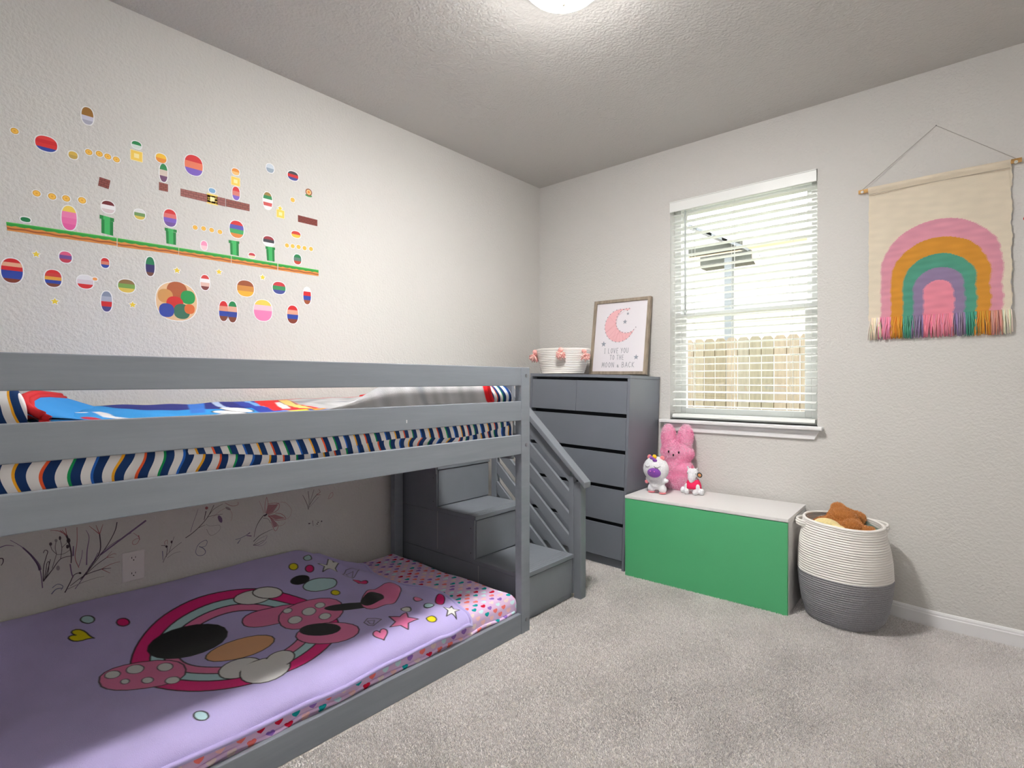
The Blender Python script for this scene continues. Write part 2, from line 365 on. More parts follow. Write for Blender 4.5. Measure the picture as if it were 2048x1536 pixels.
# ------------------------------------------------------------------ bunk bed
BX = 1.063; BY0, BY1 = -.10, 1.976
bed = thing('bunk_bed', 'low grey painted wooden bunk bed along the left wall', 'bunk bed', (.55, .95, 0))
for x0 in (.045, BX-.040):
    for y0 in (BY0, BY1-.061):
        b = MB(); xa = x0 if x0 > .5 else x0; b.box(xa, xa+.040, y0, y0+.061, -.01, 1.244); p = b.build('post', bedm, bed, bevel=.003)
        if x0 > .5 and y0 > 1:
            for z in (1.205, .878, .052):
                c = MB(); c.lathe([(.0085, 0), (.0085, .0015), (.006, .0022)], (0, 0, 0), 16, Matrix.Translation((BX, y0+.034, z)) @ Matrix.Rotation(pi/2, 4, 'Y'), cap0=True, cap1=True)
                bo = c.build('bolt', metal, p); c = MB(); c.lathe([(.0035, .0022), (.0035, .0028)], (0, 0, 0), 6, Matrix.Translation((BX, y0+.034, z)) @ Matrix.Rotation(pi/2, 4, 'Y'), cap0=True, cap1=True)
for name, z0, z1 in (('guard_rail', 1.158, 1.244), ('guard_rail', .995, 1.085), ('side_rail', .837, .928), ('side_rail', -.005, .089)):
    for x0, x1 in ((BX-.024, BX-.002), (.047, .067)):
        if name == 'guard_rail' and x0 < .5: continue
        MB().box(x0, x1, BY0+.061, BY1-.061, z0, z1).build(name, bedm, bed, bevel=.0025)
for y0 in (BY0+.02, BY1-.042):
    for z0, z1 in ((.837, .928), (.0, .089)): MB().box(.085, BX-.040, y0, y0+.022, z0, z1).build('end_rail', bedm, bed, bevel=.0025)
MB().box(.90, .966, BY1-.02, BY1-.002, .80, 1.20).build('end_upright', bedm, bed, bevel=.0025)
for z0, z1 in ((.995, 1.085), (1.158, 1.244)): MB().box(.085, BX-.040, BY0+.02, BY0+.042, z0, z1).build('end_rail', bedm, bed, bevel=.0025)
MB().box(.07, BX-.026, BY0+.06, BY1-.065, .845, .860).build('bed_deck', mat('ply_deck', (120, 110, 100), .8), bed)
c = MB(); c.box(BX-.003, BX-.0015, 1.247, 1.252, 1.022, 1.034); c.build('chip_mark', mat('bare_chip', (200, 200, 205), .8), bed)

# ------------------------------------------------------------------ storage staircase at the foot of the bed
st_ = thing('storage_staircase', 'grey wooden staircase of three drawer steps at the foot of the bunk bed', 'staircase', (.5, 2.2, 0))
SY0, SY1 = 1.992, 2.415
def tier(x1, z0, z1, xin):
    MB().box(.02, x1-.006, SY0+.004, SY1, z0, z1-.023).build('step_box', stairm, st_, bevel=.002)
    MB().box(.02, x1-.004, SY0, SY0+.004, z0-.0205 if z0 else 0, z1-.0225).build('side_panel', stairm, st_, bevel=.0012)
    tb = MB().box(xin, x1+.008, SY0-.002, SY1, z1-.021, z1)
    for i in range(4): tb.box(x1-.012-.018*i, x1-.004-.018*i, SY0-.001, SY1-.001, z1-.001, z1+.0015)
    tb.build('tread', stairm, st_, bevel=.0015)
    d = MB().box(x1-.006, x1+.002, SY0+.012, SY1-.004, z0+(.028 if z0 == 0 else .006), z1-.026).build('drawer_front', stairm, st_, bevel=.0015)
    c = MB()
    for z in (z0+.03, z1-.07): MB().ell((x1-.03, SY0-.0005, z), (.003, .001, .003), n=8, m=6).build('screw', blackm, st_)
tier(1.003, .0, .237, .655); tier(.675, .237, .467, .345); tier(.372, .467, .70, .02)
for x in (.376, .70): MB().box(x, x+.003, SY0-.0006, SY0+.003, .235 if x < .5 else .04, .455 if x < .5 else .212).build('edge_strip', mat('light_edge', (165, 168, 172), .6), st_)
MB().box(.345, .372, SY0-.008, SY0+.002, .655, .735).build('corner_bracket', stairm, st_, bevel=.001)
MB().box(1.006, 1.051, 2.425, 2.475, -.01, .625).build('newel_post', stairm, st_, bevel=.0025)
MB().box(.978, 1.006, 2.418, 2.452, .02, .66).build('rail_stile', stairm, st_, bevel=.002)
MB().box(.392, .432, 2.418, 2.452, .02, 1.18).build('rail_post', stairm, st_, bevel=.002)
sl = .87
for c_ in (.692, .567, .444, .325, .205, .085):
    xa, xb = .43, .982; za, zb = c_+sl*(.98-xa), c_+sl*(.98-xb); h = .072
    MB().prism([(xa, 2.424, za), (xb, 2.424, zb), (xb, 2.424, zb-h), (xa, 2.424, za-h)], (0, .02, 0)).build('slanted_slat', stairm, st_, bevel=.0015)
xa, xb = .42, 1.088; za, zb = .99+.912*(.70-xa), .636
MB().prism([(xa, 2.405, za), (xb, 2.405, zb), (xb, 2.405, zb-.032), (xa, 2.405, za-.042)], (0, .062, 0)).build('handrail', stairm, st_, bevel=.003)

# ------------------------------------------------------------------ dresser
D0 = (1.015, 2.955, 0.0)
dr = thing('chest_of_drawers', 'tall grey six drawer chest standing in the corner beside the window', 'dresser', D0, (radians(-1.3), radians(1.4), 0))
x0, x1, y0, y1 = .215, 1.015, 2.955, 3.362
b = MB()
b.box(x0, x0+.018, y0, y1, -.004, 1.196); b.box(x1-.018, x1, y0, y1, -.004, 1.196); b.box(x0+.018, x1-.018, y1-.006, y1, .02, 1.196); b.box(x0+.018, x1-.018, y0+.03, y0+.045, -.004, .045)
b.build('carcass', dresm, dr, bevel=.0015)
MB().box(x0-.001, x1+.001, y0-.002, y1, 1.197, 1.217).build('top_panel', dresm, dr, bevel=.002)
MB().box(x0+.018, x1-.018, y0+.055, y0+.06, .04, 1.19).build('inner_shadow_board', darkm, dr)  # dark sheet standing in for the shade behind the drawers
rows = ((.972, 1.177), (.743, .948), (.514, .719), (.286, .491), (.057, .262))
for i, (z0, z1) in enumerate(rows):
    for a, c in (((x0+.020, (x0+x1)/2-.0015), ((x0+x1)/2+.0015, x1-.020)) if i == 0 else ((x0+.020, x1-.020),)):
        q = MB().box(a, c, y0+.001, y0+.018, z0, z1); q.box(a+.01, c-.01, y0+.018, y0+.38, z0+.01, z1-.05)
        q.build('drawer', dresm, dr, bevel=.0015)

# ------------------------------------------------------------------ toy bench
bn = thing('toy_bench', 'white storage bench with a plain bright green front below the window', 'storage bench', (1.045, 2.914, 0), (0, 0, radians(1.9)))
wl = mat('white_laminate', (232, 230, 230), .35); gm = mat('green_lacquer', (84, 176, 122), .38, noise_s=6, noise_a=.02)
b = MB(); b.box(1.045, 1.061, 2.932, 3.342, -.006, .464); b.box(1.936, 1.951, 2.932, 3.342, -.006, .464); b.box(1.061, 1.936, 3.334, 3.342, 0, .464); b.box(1.061, 1.936, 2.932, 3.334, .01, .026)
b.build('body', wl, bn, bevel=.001)
MB().box(1.045, 1.951, 2.914, 3.344, .466, .482).build('top_board', wl, bn, bevel=.001)
MB().box(1.046, 1.948, 2.914, 2.930, -.008, .462).build('drawer_front', gm, bn, bevel=.0012, label='plain bright green drawer front')

# printed shapes, wall stickers and floral decals (millimetres)
BLANKET_ART=[([453,845,487,829,520,800,541,764,550,725,547,687,532,652,506,623,474,602,443,590,413,588,387,598,366,618,350,648,342,686,342,727,350,769,367,805,390,832,420,846],(18,16,20),6),([634,948,658,934,677,909,690,878,696,842,694,806,685,773,670,745,651,725,628,715,605,714,582,725,562,746,547,775,538,811,538,849,546,886,561,917,583,939,608,950],(236,178,130),6),([636,642,672,628,689,609,694,585,687,555,665,514,636,475,608,450,578,434,546,426,504,428,469,437,453,453,446,477,450,508,467,553,494,597,525,625,558,642,594,648],(238,130,180),6),([498,488,506,485,513,481,517,476,518,469,516,463,511,458,504,453,494,450,485,448,476,449,468,451,462,455,459,460,458,466,459,472,464,478,470,483,478,487,488,488],(235,235,235),4),([519,550,529,546,537,541,542,535,543,528,540,520,534,514,526,509,515,505,504,504,492,505,483,508,476,512,471,519,470,526,472,533,477,540,485,546,496,549,508,551],(235,235,235),4),([577,620,586,617,592,612,596,606,597,599,595,593,589,587,582,582,572,580,562,579,552,580,543,583,536,588,532,594,531,600,533,607,539,613,547,618,556,621,567,622],(235,235,235),4),([625,549,632,547,636,544,639,540,639,535,638,531,634,526,628,523,622,521,614,520,607,521,601,523,596,526,594,530,593,535,595,539,599,544,604,547,611,549,618,550],(235,235,235),4),([690,607,697,605,702,600,705,595,705,589,702,583,698,578,691,574,683,571,675,570,667,571,660,574,655,578,652,583,651,589,654,595,658,600,665,605,673,607,682,608],(235,235,235),4),([578,494,583,493,587,490,590,487,590,484,589,480,586,477,582,475,576,473,571,473,565,473,559,475,555,477,552,480,552,483,553,487,556,490,560,493,566,494,572,495],(235,235,235),4),([768,839,788,830,804,815,816,796,822,775,822,754,816,735,804,719,789,708,770,703,750,705,731,712,714,726,701,744,693,765,692,788,698,808,710,826,727,837,747,842],(235,235,235),6),([856,901,880,888,899,869,911,846,916,822,913,798,902,777,885,760,863,749,838,745,812,749,788,759,767,776,753,799,746,824,748,850,758,873,777,892,801,903,828,906],(235,235,235),6),([810,940,826,931,839,919,848,904,852,889,850,874,844,861,833,851,818,845,802,843,785,846,768,854,755,866,745,880,740,896,741,912,747,926,759,936,774,943,792,944],(235,235,235),6),([854,890,871,880,884,866,893,849,896,830,893,812,885,795,873,782,857,773,839,770,820,772,803,780,789,793,779,810,775,830,777,849,785,867,798,881,815,890,835,893],(235,235,235),0),([811,883,823,876,833,863,838,847,839,829,836,810,829,793,819,779,806,769,792,764,779,765,766,771,756,783,750,799,748,817,751,836,758,855,769,870,782,880,797,885],(235,235,235),0),([478,1144,508,1126,525,1103,534,1075,533,1042,523,999,506,958,488,934,469,918,449,910,424,913,403,924,391,941,384,966,383,998,389,1045,399,1093,412,1123,428,1142,449,1150],(238,130,180),6),([311,1083,323,1075,333,1060,338,1040,339,1018,336,995,328,974,317,957,304,944,290,938,276,938,264,945,254,959,249,978,247,1000,250,1023,257,1046,268,1065,282,1078,297,1085],(235,235,235),6),([320,1130,329,1122,335,1110,336,1094,333,1077,326,1060,316,1044,304,1031,291,1023,278,1019,266,1021,257,1028,252,1039,250,1055,253,1072,259,1090,269,1106,282,1120,295,1128,308,1132],(235,235,235),6),([585,1273,629,1245,656,1213,671,1178,674,1139,663,1093,643,1053,618,1028,588,1015,552,1013,505,1025,464,1046,441,1071,427,1104,422,1144,427,1195,442,1245,464,1277,495,1293,536,1292],(238,130,180),6),([559,1098,568,1092,576,1085,580,1076,582,1068,580,1060,575,1053,568,1048,559,1046,548,1046,537,1049,528,1054,520,1062,515,1070,513,1079,515,1087,520,1094,528,1099,537,1101,548,1101],(235,235,235),4),([530,1176,540,1169,548,1161,553,1152,555,1143,553,1135,548,1128,540,1123,530,1121,519,1121,508,1125,498,1130,490,1138,486,1147,484,1156,485,1165,490,1173,498,1178,508,1180,519,1179],(235,235,235),4),([616,1196,624,1191,630,1184,634,1177,636,1169,634,1161,630,1156,623,1151,615,1150,606,1150,597,1153,589,1158,583,1165,578,1173,577,1181,578,1188,583,1194,590,1198,598,1200,607,1199],(235,235,235),4),([506,1231,513,1227,519,1221,523,1214,524,1207,523,1201,519,1195,514,1192,506,1190,498,1191,490,1193,483,1198,478,1203,475,1210,473,1217,474,1223,478,1229,483,1233,490,1235,498,1234],(235,235,235),4),([454,1107,460,1104,465,1099,468,1094,469,1088,469,1082,466,1077,461,1074,456,1072,450,1072,443,1073,438,1076,433,1081,430,1086,429,1092,430,1097,432,1102,436,1106,441,1108,447,1109],(235,235,235),4),([667,1385,673,1374,673,1356,666,1332,652,1305,634,1277,613,1252,591,1230,569,1215,551,1208,538,1209,530,1219,530,1236,536,1260,550,1287,568,1316,590,1342,613,1365,635,1380,653,1387],(18,16,20),0),([633,1546,665,1523,691,1492,710,1457,721,1421,723,1389,715,1361,700,1341,677,1331,650,1330,620,1340,589,1360,561,1388,539,1423,525,1460,521,1496,528,1528,545,1550,570,1561,601,1560],(238,130,180),6),([626,1457,643,1444,656,1428,666,1409,671,1390,670,1373,664,1358,654,1347,640,1342,623,1342,606,1348,590,1359,576,1375,565,1394,560,1413,560,1432,566,1448,577,1459,591,1465,609,1464],(18,16,20),0),([819,1202,840,1184,851,1158,852,1127,844,1095,826,1065,802,1038,773,1017,742,1005,711,1002,683,1008,661,1024,647,1049,643,1080,650,1113,667,1147,693,1176,725,1198,759,1210,792,1212],(238,130,180),6),([752,1162,764,1150,770,1134,769,1115,761,1095,748,1075,730,1058,710,1044,688,1036,667,1034,650,1039,636,1049,630,1065,629,1084,637,1105,650,1126,669,1144,690,1158,713,1166,734,1167],(18,16,20),0),([360,1376,375,1364,387,1346,394,1324,395,1300,390,1277,382,1255,370,1238,356,1226,341,1221,327,1223,315,1232,306,1248,300,1268,299,1292,301,1317,307,1341,316,1361,328,1375,344,1380],(190,225,232),6),([285,1278,294,1273,302,1263,306,1250,308,1236,307,1222,304,1209,297,1199,289,1191,280,1188,271,1189,262,1195,255,1204,250,1216,247,1230,248,1245,252,1258,258,1269,266,1277,276,1280],(18,16,20),0),([164,481,170,479,175,475,177,470,177,464,175,458,170,453,164,448,157,445,150,443,142,443,135,446,131,449,128,454,128,460,130,466,135,472,141,477,149,480,157,482],(190,225,232),6),([231,576,237,574,241,570,243,565,243,559,241,553,237,548,232,543,225,540,218,539,212,539,206,542,201,545,199,550,199,556,201,562,205,568,211,572,217,575,224,576],(228,30,120),6),([970,597,976,594,980,589,982,584,980,579,976,574,970,570,962,567,953,566,945,566,937,568,930,571,926,575,924,580,926,585,930,590,936,594,944,597,953,599,962,598],(190,225,232),6),([184,1271,192,1267,197,1261,201,1254,202,1247,200,1241,196,1236,191,1233,183,1231,175,1232,167,1235,159,1240,153,1246,149,1253,148,1260,149,1266,153,1271,160,1274,168,1276,176,1274],(240,225,20),6),([127,1372,138,1365,148,1357,154,1348,158,1341,158,1334,156,1329,151,1326,144,1325,135,1326,126,1330,117,1336,108,1343,99,1352,93,1362,89,1371,89,1377,94,1381,103,1381,115,1378],(190,225,232),6),([230,1328,238,1323,244,1317,247,1310,249,1303,247,1297,244,1292,238,1289,231,1288,224,1289,216,1292,209,1297,203,1303,199,1310,197,1317,198,1323,201,1329,206,1332,213,1333,222,1332],(228,30,120),6),([447,1340,453,1336,457,1330,459,1324,459,1318,456,1312,451,1308,445,1305,438,1304,431,1305,425,1308,420,1312,416,1317,414,1323,414,1329,417,1335,421,1340,427,1343,433,1344,441,1343],(240,225,20),6),([805,1535,813,1527,818,1519,821,1511,821,1504,817,1499,811,1496,803,1496,794,1498,784,1502,775,1508,767,1516,761,1524,758,1532,758,1539,762,1544,768,1547,776,1547,786,1545,796,1541],(238,130,180),6),([870,1609,878,1600,885,1591,888,1582,888,1574,884,1568,878,1565,869,1565,859,1568,848,1573,838,1581,829,1590,822,1600,818,1609,818,1617,822,1623,829,1626,838,1626,848,1623,859,1617],(228,30,120),6),([831,1450,837,1444,840,1438,841,1431,839,1425,835,1420,829,1417,822,1415,814,1415,806,1417,799,1422,793,1427,790,1433,789,1440,790,1446,794,1452,801,1455,808,1457,816,1457,824,1454],(235,235,235),6),([902,1519,905,1514,907,1509,906,1503,904,1498,899,1493,894,1489,887,1487,881,1486,875,1487,870,1490,866,1494,864,1500,865,1505,868,1511,872,1516,878,1520,884,1522,891,1523,897,1522],(190,225,232),6),([988,1459,995,1451,1001,1443,1003,1435,1002,1428,999,1423,993,1420,985,1419,976,1421,966,1425,957,1431,949,1439,944,1447,941,1456,942,1463,945,1468,951,1471,960,1472,969,1470,979,1465],(240,225,20),6),([847,1414,897,1384,943,1401,931,1359,971,1327,918,1329,898,1292,877,1334,820,1344,862,1368],(238,130,180),6),([932,1593,969,1573,990,1587,995,1556,1028,1533,997,1534,997,1506,972,1536,938,1541,954,1560],(235,235,235),6),([105,1487,181,1462,166,1520,226,1447,275,1429,250,1404,265,1356,229,1386,200,1367,193,1418],(235,235,235),6),([904,1241,900,1243,892,1250,887,1259,890,1267,901,1270,915,1267,929,1258,940,1246,950,1233,958,1223,965,1217,967,1215,964,1216,956,1216,943,1214,929,1211,914,1210,898,1213,886,1221,879,1232,881,1240,890,1243,900,1242],(238,130,180),6),([222,416,219,413,212,409,201,407,194,411,192,421,198,432,210,441,224,447,239,451,251,456,258,460,261,462,259,460,257,452,256,442,257,429,255,416,249,405,238,397,227,394,220,398,218,405,220,413],(240,225,20),6),([404,1477,402,1480,400,1487,401,1497,409,1504,421,1505,432,1500,438,1489,438,1476,437,1463,437,1451,439,1445,440,1443,438,1444,431,1445,419,1445,406,1444,393,1444,383,1449,378,1459,378,1470,384,1479,394,1481,401,1479],(228,30,120),6),([782,1248,761,1279,786,1301,813,1312,838,1256,819,1245],(188,176,226),4),([781,1265,799,1287,827,1263,812,1257],(188,176,226),3),([307,1438,263,1484,268,1527,292,1547,355,1461,342,1442],(188,176,226),4),([294,1465,295,1505,340,1471,329,1458],(188,176,226),3)]
STICKERS=[('disc_sticker','gold disc sticker, leftmost in the row left of the upper yellow square','gold discs left of the upper yellow square',('C',494,2094,19,23))
,('disc_sticker','gold disc sticker, second from left in the row left of the upper yellow square','gold discs left of the upper yellow square',('C',528,2098,19,23))
,('disc_sticker','gold disc sticker, third from left in the row left of the upper yellow square','gold discs left of the upper yellow square',('C',556,2096,19,23))
,('disc_sticker','gold disc sticker, fourth from left in the row left of the upper yellow square','gold discs left of the upper yellow square',('C',585,2093,19,23))
,('disc_sticker','gold disc sticker, leftmost in the row above the tall pink sticker','gold discs above the tall pink sticker',('C',337,1888,18,23))
,('disc_sticker','gold disc sticker, second from left in the row above the tall pink sticker','gold discs above the tall pink sticker',('C',382,1888,18,24))
,('disc_sticker','gold disc sticker, third from left in the row above the tall pink sticker','gold discs above the tall pink sticker',('C',424,1891,19,24))
,('disc_sticker','gold disc sticker, fourth from left in the row above the tall pink sticker','gold discs above the tall pink sticker',('C',473,1896,20,25))
,('disc_sticker','gold disc sticker, leftmost in the row between the second and third green columns','gold discs between the second and third green columns',('C',879,1876,17,20))
,('disc_sticker','gold disc sticker, second from left in the row between the second and third green columns','gold discs between the second and third green columns',('C',914,1879,18,20))
,('disc_sticker','gold disc sticker, third from left in the row between the second and third green columns','gold discs between the second and third green columns',('C',948,1879,18,20))
,('disc_sticker','gold disc sticker, fourth from left in the row between the second and third green columns','gold discs between the second and third green columns',('C',984,1878,19,20)),('disc_sticker',"gold disc sticker, leftmost in the row above the green strip's right end", "gold discs above the green strip's right end", ('C',1306,1876,21,20)),('disc_sticker',"gold disc sticker, second from left in the row above the green strip's right end", "gold discs above the green strip's right end", ('C',1336,1878,21,20)),('disc_sticker',"gold disc sticker, third from left in the row above the green strip's right end", "gold discs above the green strip's right end", ('C',1368,1880,22,20)),('disc_sticker',"gold disc sticker, fourth from left in the row above the green strip's right end", "gold discs above the green strip's right end", ('C',1401,1880,22,21)),('disc_sticker',"gold disc sticker, fifth from left in the row above the green strip's right end", "gold discs above the green strip's right end", ('C',1437,1882,22,21))
,('disc_sticker','lone gold disc wall sticker at the far upper left of the wall',None, ('C',276,2102,16,22))
,('disc_sticker','lone small gold disc wall sticker above the dark brick rectangle',None, ('C',1336,2117,23,23))
,('pebble_sticker','brown over pale grey oval wall sticker, topmost of all the stickers',None, ('P',490,2237,38,68,((150,105,45),(150,105,45),(205,205,222),(170,170,190))))
,('pebble_sticker','red and blue oval wall sticker between the lone gold disc and the gold discs row',None, ('P',365,2084,64,57,((220,60,60),(205,40,45),(215,50,50),(45,70,160))))
,('pebble_sticker','flat gold oval wall sticker right of the red and blue oval, upper left',None, ('P',445,2066,28,29,((215,180,80),(190,160,80))))
,('pebble_sticker','dark green oval wall sticker sitting on the yellow square, upper left',None, ('P',655,2176,34,30,((30,130,75),(215,225,220))))
,('pebble_sticker','yellow orange oval wall sticker topmost over the green and purple oval',None, ('P',745,2148,40,39,((238,190,60),(225,140,50))))
,('pebble_sticker','green and purple upright oval wall sticker above a small brick block',None, ('P',754,2087,30,78,((30,130,75),(215,200,190),(110,75,110))))
,('pebble_sticker','red and purple oval wall sticker, largest in the upper part of the wall',None, ('P',873,2156,74,91,((205,40,45),(225,120,90),(120,90,190))))
,('pebble_sticker','pale blue oval wall sticker on top of the yellow square in the brick strip',None, ('P',950,2062,28,21,((120,165,205),)))
,('pebble_sticker','orange oval wall sticker above the yellow square over the brick strip',None, ('P',1054,2180,34,31,((225,140,50),(235,190,120))))
,('pebble_sticker','red and purple upright oval wall sticker standing on the brick strip',None, ('P',1056,2077,34,64,((205,40,45),(210,120,110),(120,90,190))))
,('pebble_sticker','pale grey blue oval wall sticker high up near the right end of the stickers',None, ('P',1219,2246,38,43,((205,215,225),(150,165,185))))
,('pebble_sticker','dark red and navy oval wall sticker, topmost at the right end',None, ('P',1338,2242,57,46,((60,60,70),(205,40,45),(60,70,140))))
,('pebble_sticker','green, white and red upright oval wall sticker right of the brick strip',None, ('P',1207,2080,45,85,((150,120,60),(30,130,75),(238,238,240),(200,80,80),(238,238,240))))
,('pebble_sticker','low dark green oval wall sticker on the left end of the green strip',None, ('P',306,1782,28,17,((20,120,70),)))
,('pebble_sticker','tall pink oval wall sticker standing on the green strip',None, ('P',433,1817,46,94,((235,205,90),(235,130,180),(232,110,170),(225,95,160))))
,('pebble_sticker','dark red and white oval wall sticker on the first green column',None, ('P',557,1890,44,49,((110,30,40),(238,238,240),(215,200,205))))
,('pebble_sticker','green and yellow oval wall sticker between the first and second green columns',None, ('P',666,1885,39,42,((225,225,225),(110,150,90),(215,190,90))))
,('pebble_sticker','red and purple oval wall sticker on the second green column',None, ('P',779,1896,50,75,((205,40,45),(215,110,110),(120,90,190),(110,80,150))))
,('pebble_sticker','red, blue and green oval wall sticker on the third green column',None, ('P',1059,1906,64,81,((205,40,45),(80,80,170),(60,160,90),(215,130,60))))
,('pebble_sticker','small pale pink oval wall sticker between the second and third green columns',None, ('P',916,1801,26,41,((240,150,190),(245,205,215))))
,('pebble_sticker','small red oval wall sticker between the third and fourth green columns',None, ('P',1130,1793,31,25,((190,60,70),(235,215,190))))
,('pebble_sticker','red, black and white oval wall sticker on the fourth green column',None, ('P',1212,1880,55,47,((150,50,60),(60,60,70),(238,238,240))))
,('pebble_sticker','small red and yellow oval wall sticker below the dark brick rectangle',None, ('P',1354,1942,49,34,((205,60,50),(230,190,70))))
,('pebble_sticker','small green oval wall sticker standing on the right end of the green strip',None, ('P',1362,1814,41,52,((20,120,70),(90,120,110),(190,70,50))))
,('pebble_sticker','large red and blue oval wall sticker at the left edge of the photo',None, ('P',269,1586,59,89,((205,40,45),(225,170,140),(205,40,45),(45,70,160),(45,70,160),(130,60,45))))
,('pebble_sticker','purple and red oval wall sticker below the first segment of the green strip',None, ('P',422,1662,38,43,((215,90,130),(110,80,150),(190,60,80))))
,('pebble_sticker','small red over blue oval wall sticker below the first strip joint',None, ('P',547,1660,28,40,((205,40,45),(215,130,110),(45,70,160))))
,('pebble_sticker','green over navy upright oval wall sticker below the second segment of the green strip',None, ('P',704,1671,33,82,((30,120,80),(30,120,80),(50,45,100),(50,45,100),(110,70,60))))
,('pebble_sticker','red, gold and blue oval wall sticker right of the large leftmost oval',None, ('P',385,1574,50,65,((205,40,45),(200,60,60),(225,165,70),(45,70,160),(120,65,50))))
,('pebble_sticker','white over red oval wall sticker beside a small orange tail',None, ('P',483,1574,51,52,((225,225,230),(215,205,215),(205,45,50))))
,('pebble_sticker','small orange drop wall sticker right of the white over red oval',None, ('P',514,1590,15,12,((235,160,90),)))
,('pebble_sticker','grey over red and navy upright oval wall sticker low on the wall',None, ('P',552,1504,36,82,((130,140,165),(170,175,195),(205,40,45),(70,70,130))))
,('pebble_sticker','olive green and yellow oval wall sticker right of the white over red oval',None, ('P',620,1576,59,54,((140,110,70),(120,160,80),(220,190,90))))
,('pebble_sticker','largest wall sticker, wide oval holding a cluster of coloured pebbles',None, ('P',806,1532,161,168,((175,95,60),(205,150,90),(40,150,80),(205,50,50),(60,110,90),(55,75,160),(215,110,60))))
,('pebble_sticker','white and red oval wall sticker right of the largest oval',None, ('P',920,1632,38,69,((215,70,70),(238,238,240),(225,190,180),(120,60,60))))
,('pebble_sticker','orange brown oval wall sticker below the third strip joint',None, ('P',1100,1628,79,77,((150,80,50),(205,140,70),(235,175,60))))
,('pebble_sticker','red over blue oval wall sticker, left of a touching pair in the lowest row',None, ('P',1000,1509,40,94,((205,40,45),(220,150,130),(45,70,160),(120,65,50))))
,('pebble_sticker','green over blue oval wall sticker, right of a touching pair in the lowest row',None, ('P',1040,1509,41,100,((30,130,75),(220,170,150),(50,70,150),(120,65,50))))
,('pebble_sticker','pink oval wall sticker with a yellow top in the lowest row',None, ('P',1184,1530,89,104,((235,205,90),(240,190,205),(235,130,180),(235,130,180))))
,('pebble_sticker','red over blue oval wall sticker, rightmost in the lowest row',None, ('P',1336,1524,59,93,((205,40,45),(225,160,140),(45,70,160),(130,60,45))))
,('pebble_sticker','red and green over navy oval wall sticker above the rightmost oval of the lowest row',None, ('P',1265,1652,66,61,((200,60,70),(60,140,90),(70,80,150))))
,('pebble_sticker','small red over blue upright oval wall sticker at the right end, below the green strip',None, ('P',1415,1630,42,89,((230,230,235),(205,40,45),(45,70,160),(150,80,50))))
,('star_sticker','small yellow star wall sticker below the left end of the green strip',None, ('S',336,1658,17,23))
,('star_sticker','small yellow star wall sticker below the second strip joint',None, ('S',806,1670,23,26))
,('star_sticker','small yellow star wall sticker above the white and red oval',None, ('S',980,1690,24,26))
,('star_sticker','small yellow star wall sticker right of the orange brown oval',None, ('S',1182,1694,27,27))
,('star_sticker','small yellow star wall sticker lowest at the left',None, ('S',390,1486,17,24))
,('star_sticker','small yellow star wall sticker lowest, left of the largest oval sticker',None, ('S',641,1500,21,25))
,('star_sticker','small yellow star wall sticker on top of the small yellow square at the right',None, ('S',1270,2058,24,23))
,('square_sticker','plain yellow square wall sticker under the dark green oval, upper left',None, ('Q',655,2130,36,40))
,('square_sticker','plain yellow square wall sticker set into the brick strip',None, ('Q',951,2022,38,44))
,('square_sticker','plain yellow square wall sticker above the brick strip',None, ('Q',1054,2134,34,38))
,('square_sticker','plain yellow square wall sticker left of the dark brick rectangle',None, ('Q',1272,2030,37,38))
,('brick_sticker','square red brick pattern wall sticker above the first green column',None, ('B',[(529,2005),(565,2001),(559,1964),(524,1969)],2,4,(135,70,65),(95,45,42)))
,('brick_sticker','small brick pattern wall sticker under the green and purple oval',None, ('B',[(737,2043),(771,2042),(771,2009),(737,2008)],2,4,(145,80,70),(100,50,45)))
,('brick_sticker','long brick pattern strip sticker with a yellow square set in it',None, ('B',[(820,2037),(1008,2041),(1008,2003),(820,2004)],9,3,(150,90,85),(115,62,58)))
,('brick_sticker','short brick pattern strip sticker right of the long brick strip',None, ('B',[(1011,2040),(1119,2041),(1119,2007),(1011,2004)],5,3,(140,75,65),(100,52,46)))
,('brick_sticker','dark red brick rectangle wall sticker at the far right of the stickers',None, ('B',[(1365,2046),(1473,2045),(1473,2011),(1365,2011)],6,4,(125,50,42),(80,30,26)))
,('column_sticker','first green column sticker from the left on the green strip',None, ('K',[(529,1853),(577,1848),(577,1833),(529,1837)],[(535,1837),(574,1833),(574,1776),(535,1780)]))
,('column_sticker','second green column sticker from the left on the green strip',None, ('K',[(758,1850),(805,1849),(805,1837),(759,1837)],[(763,1838),(802,1836),(802,1782),(765,1782)]))
,('column_sticker','third green column sticker from the left on the green strip',None, ('K',[(1022,1848),(1071,1850),(1071,1838),(1023,1834)],[(1029,1835),(1068,1838),(1069,1780),(1031,1781)]))
,('column_sticker','fourth green column sticker, the rightmost on the green strip',None, ('K',[(1195,1851),(1244,1853),(1244,1841),(1197,1838)],[(1200,1838),(1241,1841),(1242,1782),(1204,1782)]))
,('strip_sticker','green topped orange strip sticker, longest segment, at the left end of the line',None, ('G',[(253,1762),(586,1770),(586,1737),(256,1731)]))
,('strip_sticker','green topped orange strip sticker, second segment of the line',None, ('G',[(589,1770),(812,1772),(812,1741),(589,1735)]))
,('strip_sticker','green topped orange strip sticker, third segment of the line',None, ('G',[(814,1772),(1033,1775),(1033,1741),(814,1740)]))
,('strip_sticker','green topped orange strip sticker, fourth segment of the line',None, ('G',[(1036,1775),(1256,1775),(1256,1742),(1036,1741)]))
,('strip_sticker','green topped orange strip sticker, fifth segment, at the right end of the line',None, ('G',[(1260,1775),(1480,1777),(1480,1744),(1260,1742)]))
,('flower_sticker','small orange ring flower wall sticker near the right end',None, ('F',1424,2176,37,45))]
